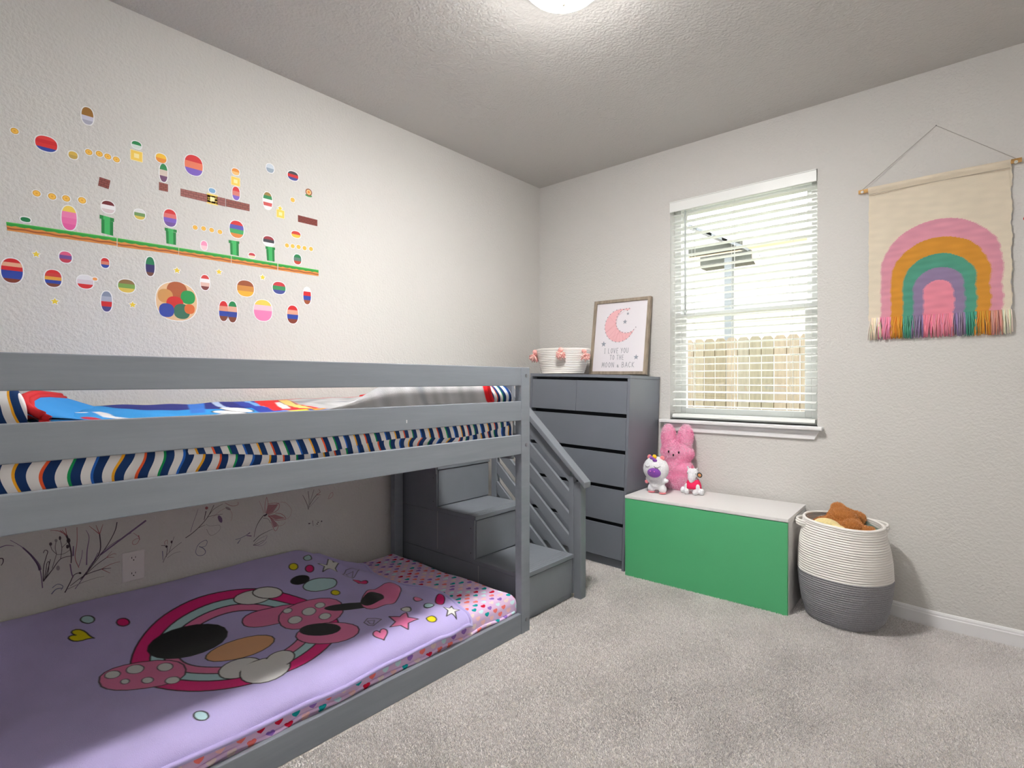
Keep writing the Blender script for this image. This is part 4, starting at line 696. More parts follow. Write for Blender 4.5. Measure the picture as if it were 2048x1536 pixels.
for name, label, group, g in STICKERS:
    f = Flat(); k = g[0]
    v = [q/1000 for q in g[1:5]] if k in 'PCSQF' else None
    if k == 'P':
        cy, cz, w_, h = v; f.P(sup(cy, cz, w_+.007, h+.007), WT)
        if w_ > .1:
            f.P(sup(cy, cz, w_, h), (225, 190, 150))
            for i, (a, e_, s_) in enumerate(((0, .27, .5), (-.28, .12, .36), (.27, .14, .36), (-.05, -.08, .42), (.12, -.25, .4), (-.25, -.25, .36), (.31, -.17, .26))): f.P(sup(cy+a*w_, cz+e_*h, w_*s_, h*s_), g[5][i])
            tag(f.build(name, dec, attr=True), label, 'wall sticker', group); continue
        base = sup(cy, cz, w_, h, 40); n = len(g[5])
        for i, c in enumerate(g[5]):
            q = clipz(clipz(base, cz+h/2-h*i/n, -1), cz+h/2-h*(i+1)/n, 1)
            if len(q) > 2: f.P(q, c); f.lay = 2
    elif k == 'C':
        cy, cz, w_, h = v; r = max(w_, h)
        for s_, c in ((1.25, WT), (1, (214, 160, 50)), (.8, (240, 190, 80)), (.3, (225, 165, 60))): f.P(sup(cy, cz, r*s_, r*s_, e=1), c)
    elif k == 'S': f.P(spoly(v[0], v[1], max(v[2:])*.68, .6), WT); f.P(spoly(v[0], v[1], max(v[2:])*.55), (232, 205, 60))
    elif k == 'Q':
        for s_, c in ((1.1, (250, 235, 190)), (1, (240, 205, 90)), (.45, (248, 232, 170))): a = max(v[2:])*s_/2; f.P([(v[0]-a, v[1]-a), (v[0]+a, v[1]-a), (v[0]+a, v[1]+a), (v[0]-a, v[1]+a)], c)
    elif k == 'F':
        cy, cz, w_, h = v
        f.P(sup(cy, cz-.3*h, w_, .28*h), (60, 140, 80)); f.P(sup(cy, cz+.1*h, w_, w_, e=1), (140, 80, 50)); f.P(sup(cy, cz+.1*h, w_*.7, w_*.7, e=1), (240, 200, 140)); f.P(sup(cy, cz+.1*h, w_*.4, w_*.4, e=1), (225, 130, 50))
    elif k == 'B':
        q = [(a/1000, c/1000) for a, c in g[1]]; nx, ny, c1, c2 = g[2:]; f.P(q, c2)
        for j in range(ny):
            for i in range(-1, nx+1):
                u0 = max(0, (i+.5*(j % 2)+.05)/nx); u1 = min(1, (i+.5*(j % 2)+.95)/nx)
                if u1-u0 < .01: continue
                L = lambda u, w_: strp(strp(q[0], q[1], u), strp(q[3], q[2], u), w_)
                f.P([L(u0, (j+.1)/ny), L(u1, (j+.1)/ny), L(u1, (j+.9)/ny), L(u0, (j+.9)/ny)], c1); f.lay = 1
    elif k == 'K':
        for q in (g[2], g[1]):
            q = [(a/1000, c/1000) for a, c in q]; f.P(q, (20, 125, 60)); f.P([strp(q[0], q[1], .25), strp(q[0], q[1], .72), strp(q[3], q[2], .72), strp(q[3], q[2], .25)], (60, 175, 95))
    elif k == 'G':
        q = [(a/1000, c/1000) for a, c in g[1]]; n = int((q[1][0]-q[0][0])/.012)
        def ln(w_, am=0, pr=1): return [strp(strp(q[0], q[1], i/n), strp(q[3], q[2], i/n), w_+am*sin(i*pr)) for i in range(n+1)]
        f.P(ln(0)+ln(1)[::-1], (215, 140, 70)); f.P(ln(0)+ln(.42, .06, 2.2)[::-1], (45, 150, 60)); f.P(ln(0)+ln(.12)[::-1], (70, 185, 80)); f.P(ln(.62, .05, 1.2)+ln(.80, .05, 1.2)[::-1], (160, 85, 45))
    tag(f.build(name, dec, attr=True), label, 'wall sticker', group)
for name, label, parts in FLORALS:
    f = Flat()
    for q, w0, w1, c in parts:
        pts = [(q[i]/1000, q[i+1]/1000) for i in range(0, len(q), 2)]
        if w0 < 0: f.P(pts, c); f.lay = 1; continue
        P_ = [Vector(p) for p in pts]; Q = []
        for i in range(len(P_)-1):
            p0, p1, p2, p3 = P_[max(0, i-1)], P_[i], P_[i+1], P_[min(len(P_)-1, i+2)]
            for s_ in range(5): t = s_/5; Q.append(.5*((2*p1)+(p2-p0)*t+(2*p0-5*p1+4*p2-p3)*t*t+(3*p1-p0-3*p2+p3)*t**3))
        Q.append(P_[-1]); n = len(Q); L = []; R = []
        for i in range(n):
            d = (Q[min(n-1, i+1)]-Q[max(0, i-1)]).normalized(); nn = Vector((-d[1], d[0])); w_ = (w0+(w1-w0)*i/(n-1))*.0013; L.append(Q[i]+nn*w_); R.append(Q[i]-nn*w_)
        for i in range(n-1): f.P([tuple(L[i]), tuple(L[i+1]), tuple(R[i+1]), tuple(R[i])], c); f.lay = 1
    tag(f.build(name, dec, attr=True), label, 'wall decal')
# small red disc sticker at the right end of the back wall
b = MB(); b.col = (205, 30, 40); b.lathe([(.012, 0), (.012, .0015)], (0, 0, 0), 20, Matrix.Translation((2.839, YB-.0002, 1.926)) @ Matrix.Rotation(pi/2, 4, 'X'), True, True)
tag(b.build('disc_sticker', dec, attr=True), 'small red disc wall sticker at the right edge beside the rainbow hanging', 'wall sticker')

# ------------------------------------------------------------------ power outlet
ol = thing('power_outlet', 'white double power outlet plate low on the wall below the top bunk', 'power outlet', (0, .643, .404))
MB().box(.0, .006, .603, .683, .343, .466).build('cover_plate', mat('outlet_plastic', (226, 222, 222), .4), ol, bevel=.003)
for z in (.437, .372):
    b = MB(); n = 24; pts = [(.0062, .643+.0165*cos(2*pi*k/n), z+max(-.0125, min(.0125, .0165*sin(2*pi*k/n)))) for k in range(n)]; b.prism(pts, (.0016, 0, 0)); sk = b.build('socket', MATS['outlet_plastic'], ol)
    for dy, dz_, hw_, hh_ in ((-.0065, .003, .0011, .004), (.0065, .003, .0011, .0033)):
        MB().box(.0076, .0082, .643+dy-hw_, .643+dy+hw_, z+dz_-hh_, z+dz_+hh_).build('slot', blackm, sk)
    MB().lathe([(.0024, .0), (.0024, .0006)], (0, 0, 0), 12, Matrix.Translation((.0076, .643, z-.0075)) @ Matrix.Rotation(pi/2, 4, 'Y'), True, True).build('ground_hole', blackm, sk)

# ------------------------------------------------------------------ rainbow hanging
rb = thing('rainbow_wall_hanging', 'woven cream wall hanging with a five band rainbow and yarn fringe', 'wall hanging', (2.51, YB, 2.19))
nu, nv = 300, 370; X_, Z_ = np.meshgrid(np.linspace(2.232, 2.788, nu), np.linspace(1.497, 2.205, nv)); x, z = X_.ravel().copy(), Z_.ravel().copy()
cols5 = [(.262, None), (.2365, (224, 156, 174), 1.983), (.193, (216, 152, 64), 1.894), (.1435, (88, 158, 136), 1.813), (.1005, (150, 132, 166), 1.744), (.060, (234, 146, 164), 1.682)]
jx = .0025*np.sign(np.sin(z*2*pi/.006)); cream = np.array(lin((232, 220, 200)))
col = np.tile(cream, (len(x), 1)).astype(float)*(1+.03*fbm(x*.3, z, 160, 61))[:, None]
for hw_, c, tp in cols5[1:]:
    zc = tp-hw_*1.0; dxx = np.abs(x+jx-2.522); ins = (dxx < hw_) & ((z < zc) | (np.hypot(dxx/hw_, np.maximum(z-zc, 0)/(tp-zc)) < 1)); col[ins] = np.array(lin(c))*(1+.05*fbm(x[ins]*.3, z[ins], 160, 62))[:, None]
col[:, 3] = 1; edge = .003*np.sin(z*45)+.0015*np.sin(z*160)
xx = x+edge*np.where(x > 2.5, 1, .4); yyv = YB-.010-.0175*np.exp(-((z-2.194)/.020)**2)-.003*np.sin(x*12+z*4)+.0006*np.sin(x*2*pi/.005)*np.sin(z*2*pi/.006)
V = np.stack([xx, yyv, z], 1); Vb = V.copy(); Vb[:, 1] += .004
q = gridq(nu, nv); np_mesh('woven_panel', V, q, mat('wool_weave', rough=.95, spec=.1, attr=True, bump_s=300, bump_d=.002, stretch=(1, 1, 2.2)), rb, True, col)
np_mesh('backing', Vb, q[:, ::-1], mat('cream_wool', (214, 202, 184), .95), rb)
MB().tube([(2.237, YB-.02, 2.167), (2.5, YB-.0175, 2.170), (2.783, YB-.02, 2.167)], .0016, 6).build('hem_seam', mat('seam', (190, 178, 160), .9), rb)
b = MB(); cyl(b, (2.187, YB-.012, 2.192), (2.822, YB-.012, 2.196), .0105, 14); b.build('wooden_rod', mat('pine_dowel', (226, 178, 112), .6, noise_s=30, noise_a=.15, stretch=(.3, 1, 1)), rb, True)
for x_ in (2.205, 2.802):
    b = MB(); b.lathe([(.0035, 0), (.007, .001), (.007, .003), (.0035, .004)], (0, 0, 0), 14, Matrix.Translation((x_, YB-.0225, 2.187)) @ Matrix.Rotation(pi/2, 4, 'X')); b.build('cord_knot', mat('white_cord', (240, 238, 232), .8), rb, True)
b = MB(); b.tube([(2.204, YB-.016, 2.20), (2.513, YB-.004, 2.452), (2.803, YB-.016, 2.204)], .0017, 6); b.build('hanging_cord', mat('grey_cord', (170, 166, 160), .8), rb)
MB().ell((2.513, YB-.003, 2.452), (.003, .004, .003), n=8, m=6).build('nail', metal, rb)
bands = [(2.239, 2.283, (238, 226, 206)), (2.283, 2.330, (232, 150, 176)), (2.330, 2.379, (220, 154, 66)), (2.379, 2.422, (88, 158, 136)), (2.422, 2.462, (150, 132, 166)), (2.462, 2.582, (234, 146, 164)), (2.582, 2.623, (150, 132, 166)), (2.623, 2.665, (80, 156, 134)), (2.665, 2.716, (220, 154, 66)), (2.716, 2.756, (208, 150, 140)), (2.756, 2.785, (238, 226, 206))]
b = MB()
for a, c, cl in bands:
    for layer in range(3):
        x_ = a+.002
        while x_ < c:
            L = 1.50-random.uniform(1.395, 1.412); xa = x_; sw = random.uniform(-.012, .012); b.col = tuple(min(255, int(v*random.uniform(.95, 1.06))) for v in cl)
            b.tube([(xa, YB-.010-.003*layer, 1.512), (xa+sw*.3+random.uniform(-.002, .002), YB-.013-.004*layer, 1.48), (xa+sw*.7, YB-.012-.005*layer, 1.45), (xa+sw, YB-.010-.004*layer, 1.50-L)], [.0036, .0034, .0030, .002], 5)
            x_ += random.uniform(.0048, .0065)
fr = b.build('yarn_fringe', mat('yarn', rough=.95, spec=.1, attr=True), rb, True, attr=True); fr['kind'] = 'stuff'

# ------------------------------------------------------------------ framed print on the dresser
fp = thing('framed_print', 'wood framed moon print leaning on the wall on top of the tall dresser', 'framed picture', (.757, 3.296, 1.2265), (-radians(7.2), radians(.6), 0))
fx0, fx1, fz0, fz1, fy = .535, .985, 1.2265, 1.767, 3.296
wood = mat('weathered_wood', (158, 144, 128), .75, noise_s=40, noise_a=.35, stretch=(1, 1, .25))
b = MB(); fw = .022
for q in ((fx0, fx0+fw, fz0, fz1), (fx1-fw, fx1, fz0, fz1), (fx0+fw, fx1-fw, fz0, fz0+fw), (fx0+fw, fx1-fw, fz1-fw, fz1)): b.box(q[0], q[1], fy, fy+.028, q[2], q[3])
b.build('frame', wood, fp, bevel=.002)
X_, Z_ = np.meshgrid(np.linspace(fx0+fw-.002, fx1-fw+.002, 90), np.linspace(fz0+fw-.002, fz1-fw+.002, 110)); x, z = X_.ravel(), Z_.ravel()
col = np.tile(np.array(lin((232, 228, 234))), (len(x), 1)).astype(float); k = (np.clip(sm(.3, 1.6, fbm(x, z, 8, 71)), 0, 1)*.5*sm(.10, .2, np.abs(x-.76)))[:, None]; col = col*(1-k)+np.array(lin((244, 214, 222)))*k; col[:, 3] = 1
np_mesh('print_panel', np.stack([x, np.full_like(x, fy+.012), z], 1), gridq(90, 110), mat('print_paper', rough=.7, attr=True), fp, False, col)
# picture coordinates measured on the print: u 0..1 left-right, v 0..1 top-bottom
def PU(u, v): return (fx0+fw+(fx1-fx0-2*fw)*u, fz1-fw-(fz1-fz0-2*fw)*v)
class Ink(MB):
    def poly(s, pts, c, y=.0112):
        s.col = c; a = sum(p[0]*q[1]-q[0]*p[1] for p, q in zip(pts, list(pts[1:])+[pts[0]]))
        if a < 0: pts = list(pts)[::-1]
        return s.prism([(p[0], fy+y, p[1]) for p in pts], (0, .0006, 0))
b = Ink(); oc, orr = PU(.48, .34), .118; ic, ir = PU(.625, .275), .088
pts = []
th = [radians(a) for a in np.linspace(62, 338, 40)]
outer = [(oc[0]+orr*cos(t), oc[1]+orr*sin(t)) for t in th]
inner = [(ic[0]+ir*cos(t)*1.0, ic[1]+ir*sin(t)) for t in [radians(a) for a in np.linspace(325, 75, 34)]]
for i in range(33):
    o0, o1 = outer[int(i*39/33)], outer[int((i+1)*39/33)]; i0, i1 = inner[33-i], inner[32-i] if i < 33 else inner[0]
    b.poly([o0, o1, i1, i0], (236, 184, 190))
b.build('moon', mat('ink', rough=.7, attr=True), fp, attr=True)
b = Ink()
for i in range(46):
    o0 = outer[random.randrange(1, 39)]; k = random.randrange(1, 32); i0 = inner[k]
    if math.hypot(o0[0]-i0[0], o0[1]-i0[1]) < .11:
        d = Vector((i0[0]-o0[0], i0[1]-o0[1])).normalized()*.0006; b.poly([(o0[0]-d[1], o0[1]+d[0]), (i0[0]-d[1], i0[1]+d[0]), (i0[0]+d[1], i0[1]-d[0]), (o0[0]+d[1], o0[1]-d[0])], (222, 160, 168), .0105)
b.build('pink_threads', MATS['ink'], fp, attr=True)
b = Ink()
for p in outer[::2]+inner[::2]: b.poly([(p[0]+.0032*cos(2*pi*k/8), p[1]+.0032*sin(2*pi*k/8)) for k in range(8)], (120, 122, 130), .0098)
b.build('nail_dots', MATS['ink'], fp, attr=True)
for (u, v, r) in ((.63, .175, .012), (.585, .29, .018), (.19, .60, .022), (.845, .80, .020)):
    c = PU(u, v); b = Ink(); b.poly(spoly(c[0], c[1], r, .42), (150, 156, 170)); b.build('star', MATS['ink'], fp, attr=True)
GL = {'I': [[(.3, 0), (.7, 0)], [(.5, 0), (.5, 1)], [(.3, 1), (.7, 1)]], 'L': [[(.15, 0), (.15, 1), (.8, 1)]], 'O': [[(.5, 0), (.15, .3), (.12, .7), (.45, 1), (.82, .7), (.85, .3), (.5, 0)]], 'V': [[(.05, 0), (.45, 1), (.9, 0)]],
      'E': [[(.85, 0), (.2, 0), (.15, 1), (.85, 1)], [(.18, .5), (.7, .5)]], 'Y': [[(.05, 0), (.45, .5)], [(.9, 0), (.3, 1)]], 'U': [[(.1, 0), (.12, .8), (.45, 1), (.8, .8), (.9, 0)]], 'T': [[(.0, 0), (1, 0)], [(.5, 0), (.45, 1)]],
      'H': [[(.15, 0), (.12, 1)], [(.85, 0), (.82, 1)], [(.15, .5), (.85, .48)]], 'M': [[(.05, 1), (.15, 0), (.5, .75), (.85, 0), (.95, 1)]], 'N': [[(.1, 1), (.12, 0), (.85, 1), (.88, 0)]], 'B': [[(.15, 0), (.15, 1), (.7, .95), (.85, .75), (.6, .5), (.15, .5), (.6, .45), (.75, .2), (.5, 0), (.15, 0)]],
      'A': [[(.05, 1), (.5, 0), (.95, 1)], [(.25, .62), (.8, .6)]], 'C': [[(.9, .12), (.5, 0), (.12, .35), (.15, .75), (.5, 1), (.9, .85)]], 'K': [[(.15, 0), (.15, 1)], [(.85, 0), (.18, .55), (.9, 1)]], '&': [[(.85, 1), (.25, .3), (.45, .05), (.65, .3), (.2, .75), (.45, 1), (.85, .6)]]}
for txt, u0, u1, v0, v1 in (('I LOVE YOU', .20, .70, .715, .805), ('TO THE', .33, .62, .835, .915), ('MOON & BACK', .18, .83, .945-.012, 1.0)):
    b = Ink(); wds = [1.0 if c != ' ' else .55 for c in txt]; tot = sum(wds); acc = 0
    # text rows sit in the lower third of the print
    V0 = {'I LOVE YOU': .665, 'TO THE': .765, 'MOON & BACK': .868}[txt]; hh = .072 if txt != 'TO THE' else .066
    for c, wd in zip(txt, wds):
        if c != ' ':
            sc = .55 if c == '&' else 1
            for stv in GL[c]:
                P_ = [Vector(PU(u0+(u1-u0)*(acc+wd*(.12+.76*px_))/tot, V0+hh*((1-sc)+sc*py_))) for px_, py_ in stv]
                for a, q in zip(P_, P_[1:]):
                    d = (q-a).normalized()*.0012; e = Vector((-d[1], d[0])); b.poly([tuple(a+e-d*.5), tuple(q+e+d*.5), tuple(q-e+d*.5), tuple(a-e-d*.5)], (128, 132, 142), .0108)
        acc += wd
    b.build('lettering', MATS['ink'], fp, attr=True)
MB().ell((fx1-.004, fy+.029, 1.50), (.003, .004, .006), n=8, m=6).build('hanger_clip', metal, fp)

# ------------------------------------------------------------------ rope baskets
rope = mat('white_rope', (243, 240, 236), .9, .15, bump_s=400, bump_d=.001)
ropeg = mat('grey_rope', (158, 158, 163), .9, .15, noise_s=260, noise_a=.25, bump_s=400, bump_d=.001)
def coil(prof_fn, z0, z1, pitch, c, n=64, sx=1, sy=1, tilt=(0, 0), amp=.42, sag=None):
    rows = max(1, int(round((z1-z0)/pitch))); vs = []; fs = []; m_ = 4
    for i in range(rows*m_+1):
        t = i/(rows*m_); zz = z0+(z1-z0)*t; bulge = pitch*amp*abs(sin(pi*(i % m_)/m_)); r = prof_fn(zz)+bulge
        for k in range(n):
            a = 2*pi*k/n; w_ = 1 if sag is None else sag(a, zz)
            vs.append((c[0]+r*w_*cos(a)*sx, c[1]+r*w_*sin(a)*sy, c[2]+zz*(1+tilt[0]*cos(a)+tilt[1]*sin(a))))
    for i in range(rows*m_):
        for k in range(n): fs.append((i*n+k, i*n+(k+1) % n, (i+1)*n+(k+1) % n, (i+1)*n+k))
    return vs, fs
tz = 1.2315
sb = thing('tassel_basket', 'small white coiled rope basket with coral tassels on top of the dresser', 'basket', (.425, 3.13, tz))
pr = lambda z: .153+.053*(z/.168)**.8
vs, fs = coil(pr, .0, .168, .0118, (.425, 3.13, tz), sx=1, sy=.80); b = MB().add(vs, fs)
vi, fi = coil(lambda z: pr(z)-.012, .006, .168, .0118, (.425, 3.13, tz), sx=1, sy=.80, amp=.1); b.add(vi, [f[::-1] for f in fi])
b.lathe([(.001, .002), (.154, .002)], (.425, 3.13, tz), 48, cap0=False); b.build('basket_body', rope, sb, True)
b = MB(); b.tube([(.425+.203*cos(a), 3.13+.163*sin(a), tz+.170) for a in np.linspace(0, 2*pi, 64, endpoint=False)], .0065, 8, closed=True); b.build('rim', rope, sb, True)
coral = mat('coral_yarn', rough=.95, spec=.1, attr=True)
def tassel(a, dzz=0, size=1.0):
    r = .215; c = Vector((.425+r*cos(a), 3.13+r*.81*sin(a), tz+.128+dzz)); out = Vector((cos(a), sin(a)*.9, 0)); b = MB()
    b.col = (250, 190, 184); b.ell((c+Vector((0, 0, .026))*size+out*.004), (.015*size, .015*size, .014*size), n=12, m=8)
    for i in range(150):
        d = Vector((random.uniform(-1, 1), random.uniform(-1, 1), random.uniform(-.7, .5)))+out*.9; d.normalize(); s_ = random.uniform(.022, .038)*size
        b.col = random.choice([(255, 208, 200), (250, 188, 182), (255, 220, 212), (244, 168, 164)]); p = c+out*.004
        b.tube([tuple(p), tuple(p+d*s_*.6+Vector((0, 0, -.002))), tuple(p+d*s_+Vector((0, 0, -.009)))], [.0035*size, .0032*size, .0022*size], 5)
    b.build('tassel', coral, sb, True, attr=True)
for a, d_ in ((190, .0), (222, .0), (296, .005), (345, -.004), (75, 0), (120, 0), (157, 0)): tassel(radians(a), d_, 1.15 if a > 180 else .9)
tl = tassel

BXc, BYc = 2.158, 3.135
bz = float(zfloor(np.array(BXc), np.array(BYc-.12)))-.004
BC = (BXc, BYc, bz)
lb = thing('toy_basket', 'large white and grey coiled rope basket full of plush toys beside the toy bench', 'basket', BC)
pts_ = [(0, .150), (.02, .165), (.08, .183), (.16, .196), (.24, .202), (.32, .199), (.38, .192), (.44, .180), (.49, .172)]
def pf(z):
    for (a, r0), (c, r1) in zip(pts_, pts_[1:]):
        if z <= c: t = (z-a)/(c-a); return r0+(r1-r0)*t
    return pts_[-1][1]
sag = lambda a, z: 1+.02*sin(3*a+z*8)*(z/.5)+.012*sin(5*a+1)
vs, fs = coil(pf, 0, .235, .0107, BC, 72, sag=sag, tilt=(-.02, -.03), amp=.75); MB().add(vs, fs).build('grey_coils', ropeg, lb, True)
vs, fs = coil(pf, .235, .485, .0112, BC, 72, sag=sag, tilt=(-.02, .0), amp=.5); MB().add(vs, fs).build('white_coils', rope, lb, True)
vs, fs = coil(lambda z: pf(z)-.012, .05, .485, .0112, BC, 72, sag=sag, amp=.15); b = MB().add(vs, [f[::-1] for f in fs]); b.build('inner_lining', rope, lb, True)
MB().lathe([(.001, .004), (.155, .004)], BC, 40, cap0=False).build('basket_base', ropeg, lb)
b = MB(); b.tube([(BXc+.172*sag(a, .49)*cos(a), BYc+.172*sag(a, .49)*sin(a), bz+.488-.009*cos(a)) for a in np.linspace(0, 2*pi, 80, endpoint=False)], .0075, 8, closed=True); b.build('rim', rope, lb, True)
for a0 in (192, 40):
    b = MB()
    for dr_, dz_ in ((0, 0), (.003, -.011), (.001, -.022)):
        b.tube([(BXc+(.176+dr_+.030*sin(pi*t))*cos(radians(a0-26+52*t)), BYc+(.176+dr_+.030*sin(pi*t))*sin(radians(a0-26+52*t)), bz+.480+dz_) for t in np.linspace(0, 1, 16)], .006, 8)
    b.build('handle', rope, lb, True)

# ------------------------------------------------------------------ plush toys
def plush(col, name, rough=.95): return mat(name, col, rough, .1, noise_s=120, noise_a=.12, sheen=.3, bump_s=250, bump_d=.002)
fur_m = mat('plush_fibre', rough=.95, spec=.1, attr=True)
def fuzz(o, parent, n, h, wd, c1, c2, name='fur', seed=1):
    P, Nn = sample_surface(o, n, seed); c = np.ones((n, 4)); t = np.clip(.5+.5*fbm(P[:, 0]*3, P[:, 2]*3, 14, 9)+rng.normal(0, .45, n), 0, 1)[:, None]
    c[:, :3] = np.array(lin(c1))[:3]*(1-t)+np.array(lin(c2))[:3]*t; f = blades(name, P-Nn*.001, Nn, h, wd, fur_m, parent, c, .45); f['kind'] = 'stuff'; return f
# pink bunny
by = 3.308; bu = thing('pink_plush_bunny', 'tall fluffy pink plush bunny sitting at the back of the toy bench', 'plush toy', (1.20, by, .482), (radians(-3), 0, 0))
b = MB()
b.ell((1.200, by, .560), (.112, .062, .080)); b.ell((1.203, by, .605), (.112, .060, .075)); b.ell((1.195, by, .520), (.100, .058, .045))
b.ell((1.197, by, .715), (.112, .056, .070)); b.ell((1.192, by, .745), (.10, .050, .06)); b.ell((1.20, by, .665), (.085, .05, .05))
b.ell((1.138, by, .805), (.050, .036, .095), (0, radians(-4), 0)); b.ell((1.250, by, .812), (.050, .036, .090), (0, radians(5), 0))
pb = b.build('body', plush((255, 182, 216), 'pink_plush'), bu, True, remesh=.006)
fuzz(pb, bu, 26000, .010, .0016, (255, 168, 208), (255, 232, 242))
for ex in (1.167, 1.235): MB().ell((ex, by-.061, .722), (.0055, .004, .0085), n=10, m=8).build('eye', blackm, bu, True)
MB().ell((1.200, by-.063, .703), (.0055, .004, .008), n=10, m=8).build('nose', blackm, bu, True)
# big headed unicorn
uy = 3.105; un = thing('white_plush_unicorn', 'white standing plush unicorn with purple muzzle at the left end of the bench', 'plush toy', (1.163, uy, .482))
wp = plush((238, 238, 242), 'white_plush'); pkp = plush((240, 140, 150), 'coral_plush'); pup = plush((135, 75, 170), 'purple_plush')
b = MB(); b.ell((1.155, uy, .632), (.082, .068, .078)); b.ell((1.163, uy, .548), (.050, .042, .046)); b.ell((1.163, uy, .580), (.045, .04, .03))
b.ell((1.128, uy-.004, .512), (.024, .026, .028)); b.ell((1.202, uy-.004, .512), (.024, .026, .028))
b.ell((1.112, uy-.006, .560), (.026, .018, .015), (0, radians(35), 0)); b.ell((1.216, uy-.006, .564), (.027, .018, .015), (0, radians(-12), 0))
b.build('body', wp, un, True, remesh=.004)
b = MB(); b.ell((1.172, uy-.060, .617), (.044, .022, .030), n=20, m=12); b.build('muzzle', pup, un, True)
for ex in (1.158, 1.185): MB().ell((ex, uy-.083, .628), (.005, .003, .004), n=8, m=6).build('nostril', mat('pink_thread', (236, 130, 215), .7), un, True)
for ex, s_ in ((1.128, 1), (1.190, .85)):
    b = MB(); ey = lambda xx, zz: uy-.070*sqrt(max(.05, 1-((xx-1.155)/.082)**2-((zz-.632)/.078)**2))-.001
    P_ = [(ex+.016*s_*t, .655-.006*(1-t*t)) for t in np.linspace(-1, 1, 9)]; b.tube([(p[0], ey(*p), p[1]) for p in P_], .0013, 5)
    for t in (-.9, -.35, .35, .9): p = (ex+.016*s_*t, .655-.006*(1-t*t)); q = (p[0]+.006*t, p[1]-.007 if abs(t) < .5 else p[1]+.004); b.tube([(p[0], ey(*p), p[1]), (q[0], ey(*q), q[1])], .0011, 5)
    b.build('closed_eye', blackm, un)
for ex in (1.112, 1.197): MB().ell((ex, uy, .700), (.015, .010, .018)).build('ear', pkp, un, True)
b = MB()
for c, r in (((1.150, uy-.030, .702), (.022, .018, .010)), ((1.170, uy-.045, .690), (.016, .012, .010)), ((1.135, uy-.015, .704), (.016, .018, .009))): b.ell(c, r)
b.build('mane', pup, un, True, remesh=.003)
b = MB()
for k in range(6): b.ell((1.163+.009*cos(k*pi/3), uy-.036, .712+.009*sin(k*pi/3)), (.0065, .006, .0065), n=10, m=6)
b.ell((1.163, uy-.040, .712), (.006, .005, .006)); b.build('flower_horn', mat('yellow_felt', (248, 190, 40), .9), un, True, remesh=.002)
MB().ell((1.100, uy-.014, .549), (.012, .012, .012)).build('paw', pkp, un, True)
for ex in (1.128, 1.202): MB().ell((ex, uy-.006, .4885), (.022, .024, .0065)).build('foot_pad', pkp, un, True)
# small seated unicorn
sy = 3.240; su = thing('small_plush_unicorn', 'small white seated plush unicorn in a hot pink shirt on the bench', 'plush toy', (1.34, sy, .482))
b = MB(); b.ell((1.340, sy-.012, .612), (.036, .030, .030)); b.ell((1.340, sy-.030, .585), (.024, .024, .030)); b.ell((1.340, sy-.035, .568), (.014, .017, .016)); b.ell((1.340, sy, .535), (.04, .032, .045))
for dx_ in (-1, 1): b.ell((1.340+dx_*.028, sy-.038, .500), (.017, .026, .018)); b.ell((1.340+dx_*.058, sy-.020, .502), (.018, .020, .020)); b.ell((1.340+dx_*.034, sy-.022, .528), (.014, .016, .02))
b.ell((1.310, sy-.012, .640), (.006, .006, .014), (0, radians(-20), 0)); b.ell((1.366, sy-.012, .636), (.006, .006, .013), (0, radians(25), 0))
b.build('body', wp, su, True, remesh=.003)
b = MB(); b.lathe([(.047, 0), (.046, .02), (.040, .04), (.030, .055)], (1.340, sy, .516), 20, Matrix.Identity(4)); b.build('pink_shirt', mat('hot_pink_cloth', (232, 30, 90), .8), su, True)
MB().lathe([(.010, 0), (.0075, .012), (.001, .026)], (1.338, sy-.012, .636), 12, cap0=False).build('horn', plush((240, 130, 160), 'pink_horn'), su, True)
for dx_ in (-1, 1): MB().ell((1.340+dx_*.026, sy-.034, .610), (.002, .0015, .0035), n=8, m=6).build('eye', blackm, su, True); MB().ell((1.340+dx_*.007, sy-.055, .580), (.0015, .001, .002), n=8, m=6).build('nostril', MATS['pink_thread'], su, True)
T_ = Matrix.Translation((1.390, sy-.03, .606)) @ Matrix.Rotation(pi/2+.15, 4, 'X')
b = MB(); b.lathe([(.017, 0), (.017, .001)], (0, 0, 0), 20, T_, True, True); tg = b.build('hang_tag', mat('tag_dark', (50, 56, 52), .5), su)
b = MB(); b.lathe([(.010, .0012), (.010, .0018)], (0, 0, 0), 16, T_, True, True); b.build('tag_face', mat('tag_orange', (226, 150, 90), .5), tg)
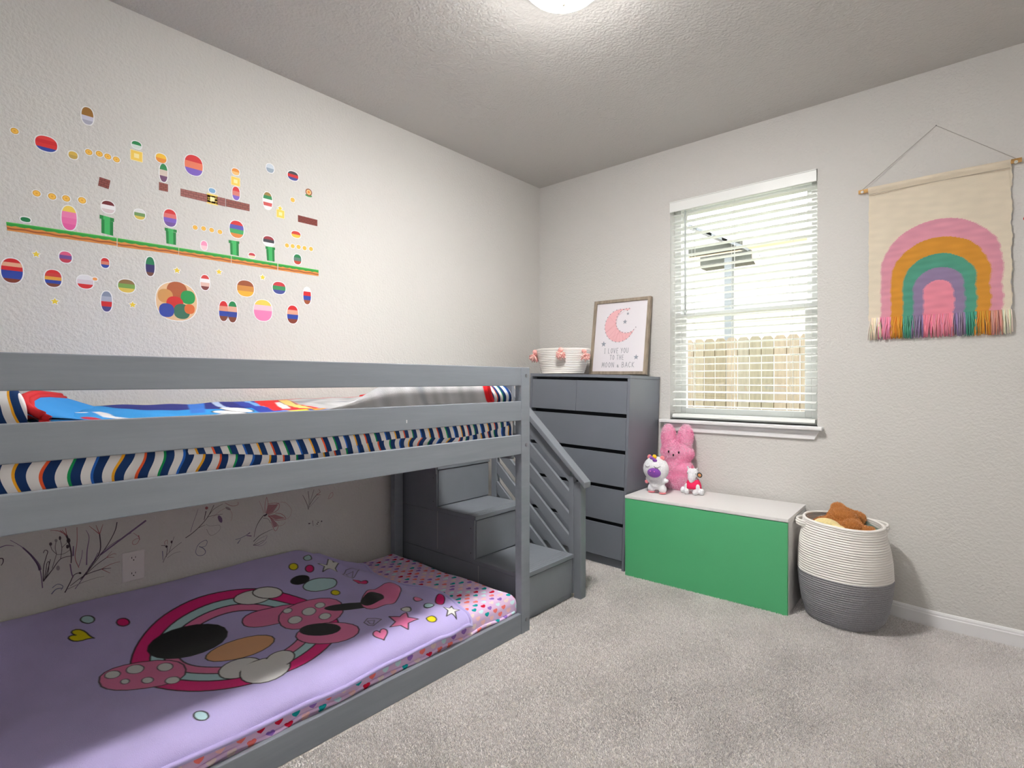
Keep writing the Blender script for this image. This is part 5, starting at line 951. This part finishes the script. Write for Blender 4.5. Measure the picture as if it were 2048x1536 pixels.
# toys in the basket
brn = plush((184, 122, 66), 'brown_plush')
def toy(name, label, c, parts, m, rm=.006, fz=None, extra=(), dz_=.03):
    t = thing(name, label, 'plush toy', c); b = MB()
    for p, r, rt in parts: b.ell((BXc+p[0], BYc+p[1], bz+p[2]+dz_), r, rt)
    o = b.build('body', m, t, True, remesh=rm)
    if fz: fuzz(o, t, *fz)
    for nm, p, r, mm in extra: MB().ell((BXc+p[0], BYc+p[1], bz+p[2]+dz_), r, n=10, m=8).build(nm, mm, t, True)
    return t
toy('brown_plush_bear', 'brown plush bear lying face down on top of the pile in the basket', (BXc-.02, BYc, bz+.40), [((-.010, .045, .455), (.075, .06, .065), (0, 0, 0)), ((-.075, .01, .435), (.075, .035, .035), (0, radians(-18), 0)), ((-.035, .07, .505), (.035, .035, .03), (0, 0, 0)), ((.035, .09, .46), (.055, .03, .04), (0, 0, .5)), ((.0, -.02, .425), (.06, .04, .035), (0, 0, 0))], brn, fz=(9000, .007, .0013, (205, 140, 78), (222, 164, 104)))
toy('brown_plush_dog', 'brown plush dog with its head resting on the front rim of the basket', (BXc+.06, BYc-.05, bz+.38), [((.05, -.075, .455), (.048, .045, .040), (0, 0, 0)), ((.105, -.075, .440), (.045, .032, .028), (0, radians(10), -.2)), ((.125, -.065, .445), (.022, .022, .022), (0, 0, 0)), ((.02, -.05, .42), (.05, .05, .04), (0, 0, 0))], brn, fz=(6000, .006, .0013, (200, 136, 76), (220, 162, 104)), extra=[('nose', (.148, -.083, .437), (.007, .006, .006), MATS['cream_wool']), ('eye', (.118, -.103, .445), (.003, .003, .003), blackm)])
toy('yellow_plush_duck', 'pale yellow plush toy peeking over the left front rim of the basket', (BXc-.06, BYc-.09, bz+.38), [((-.055, -.085, .440), (.065, .040, .040), (0, radians(8), .25)), ((.0, -.11, .43), (.04, .03, .03), (0, 0, 0))], plush((238, 220, 160), 'yellow_plush'), extra=[('eye', (-.083, -.124, .452), (.007, .005, .006), blackm)])
b = MB(); b.grid(lambda u, v: (BXc+.06+.11*u, BYc+.13-.14*u+.01*sin(v*9), bz+.37+.115*v-.02*u), 16, 10); tag(b.build('teal_cloth', mat('teal_cloth', (140, 170, 160), .9), None, True), 'folded grey teal cloth tucked at the back right inside the rope basket', 'cloth')
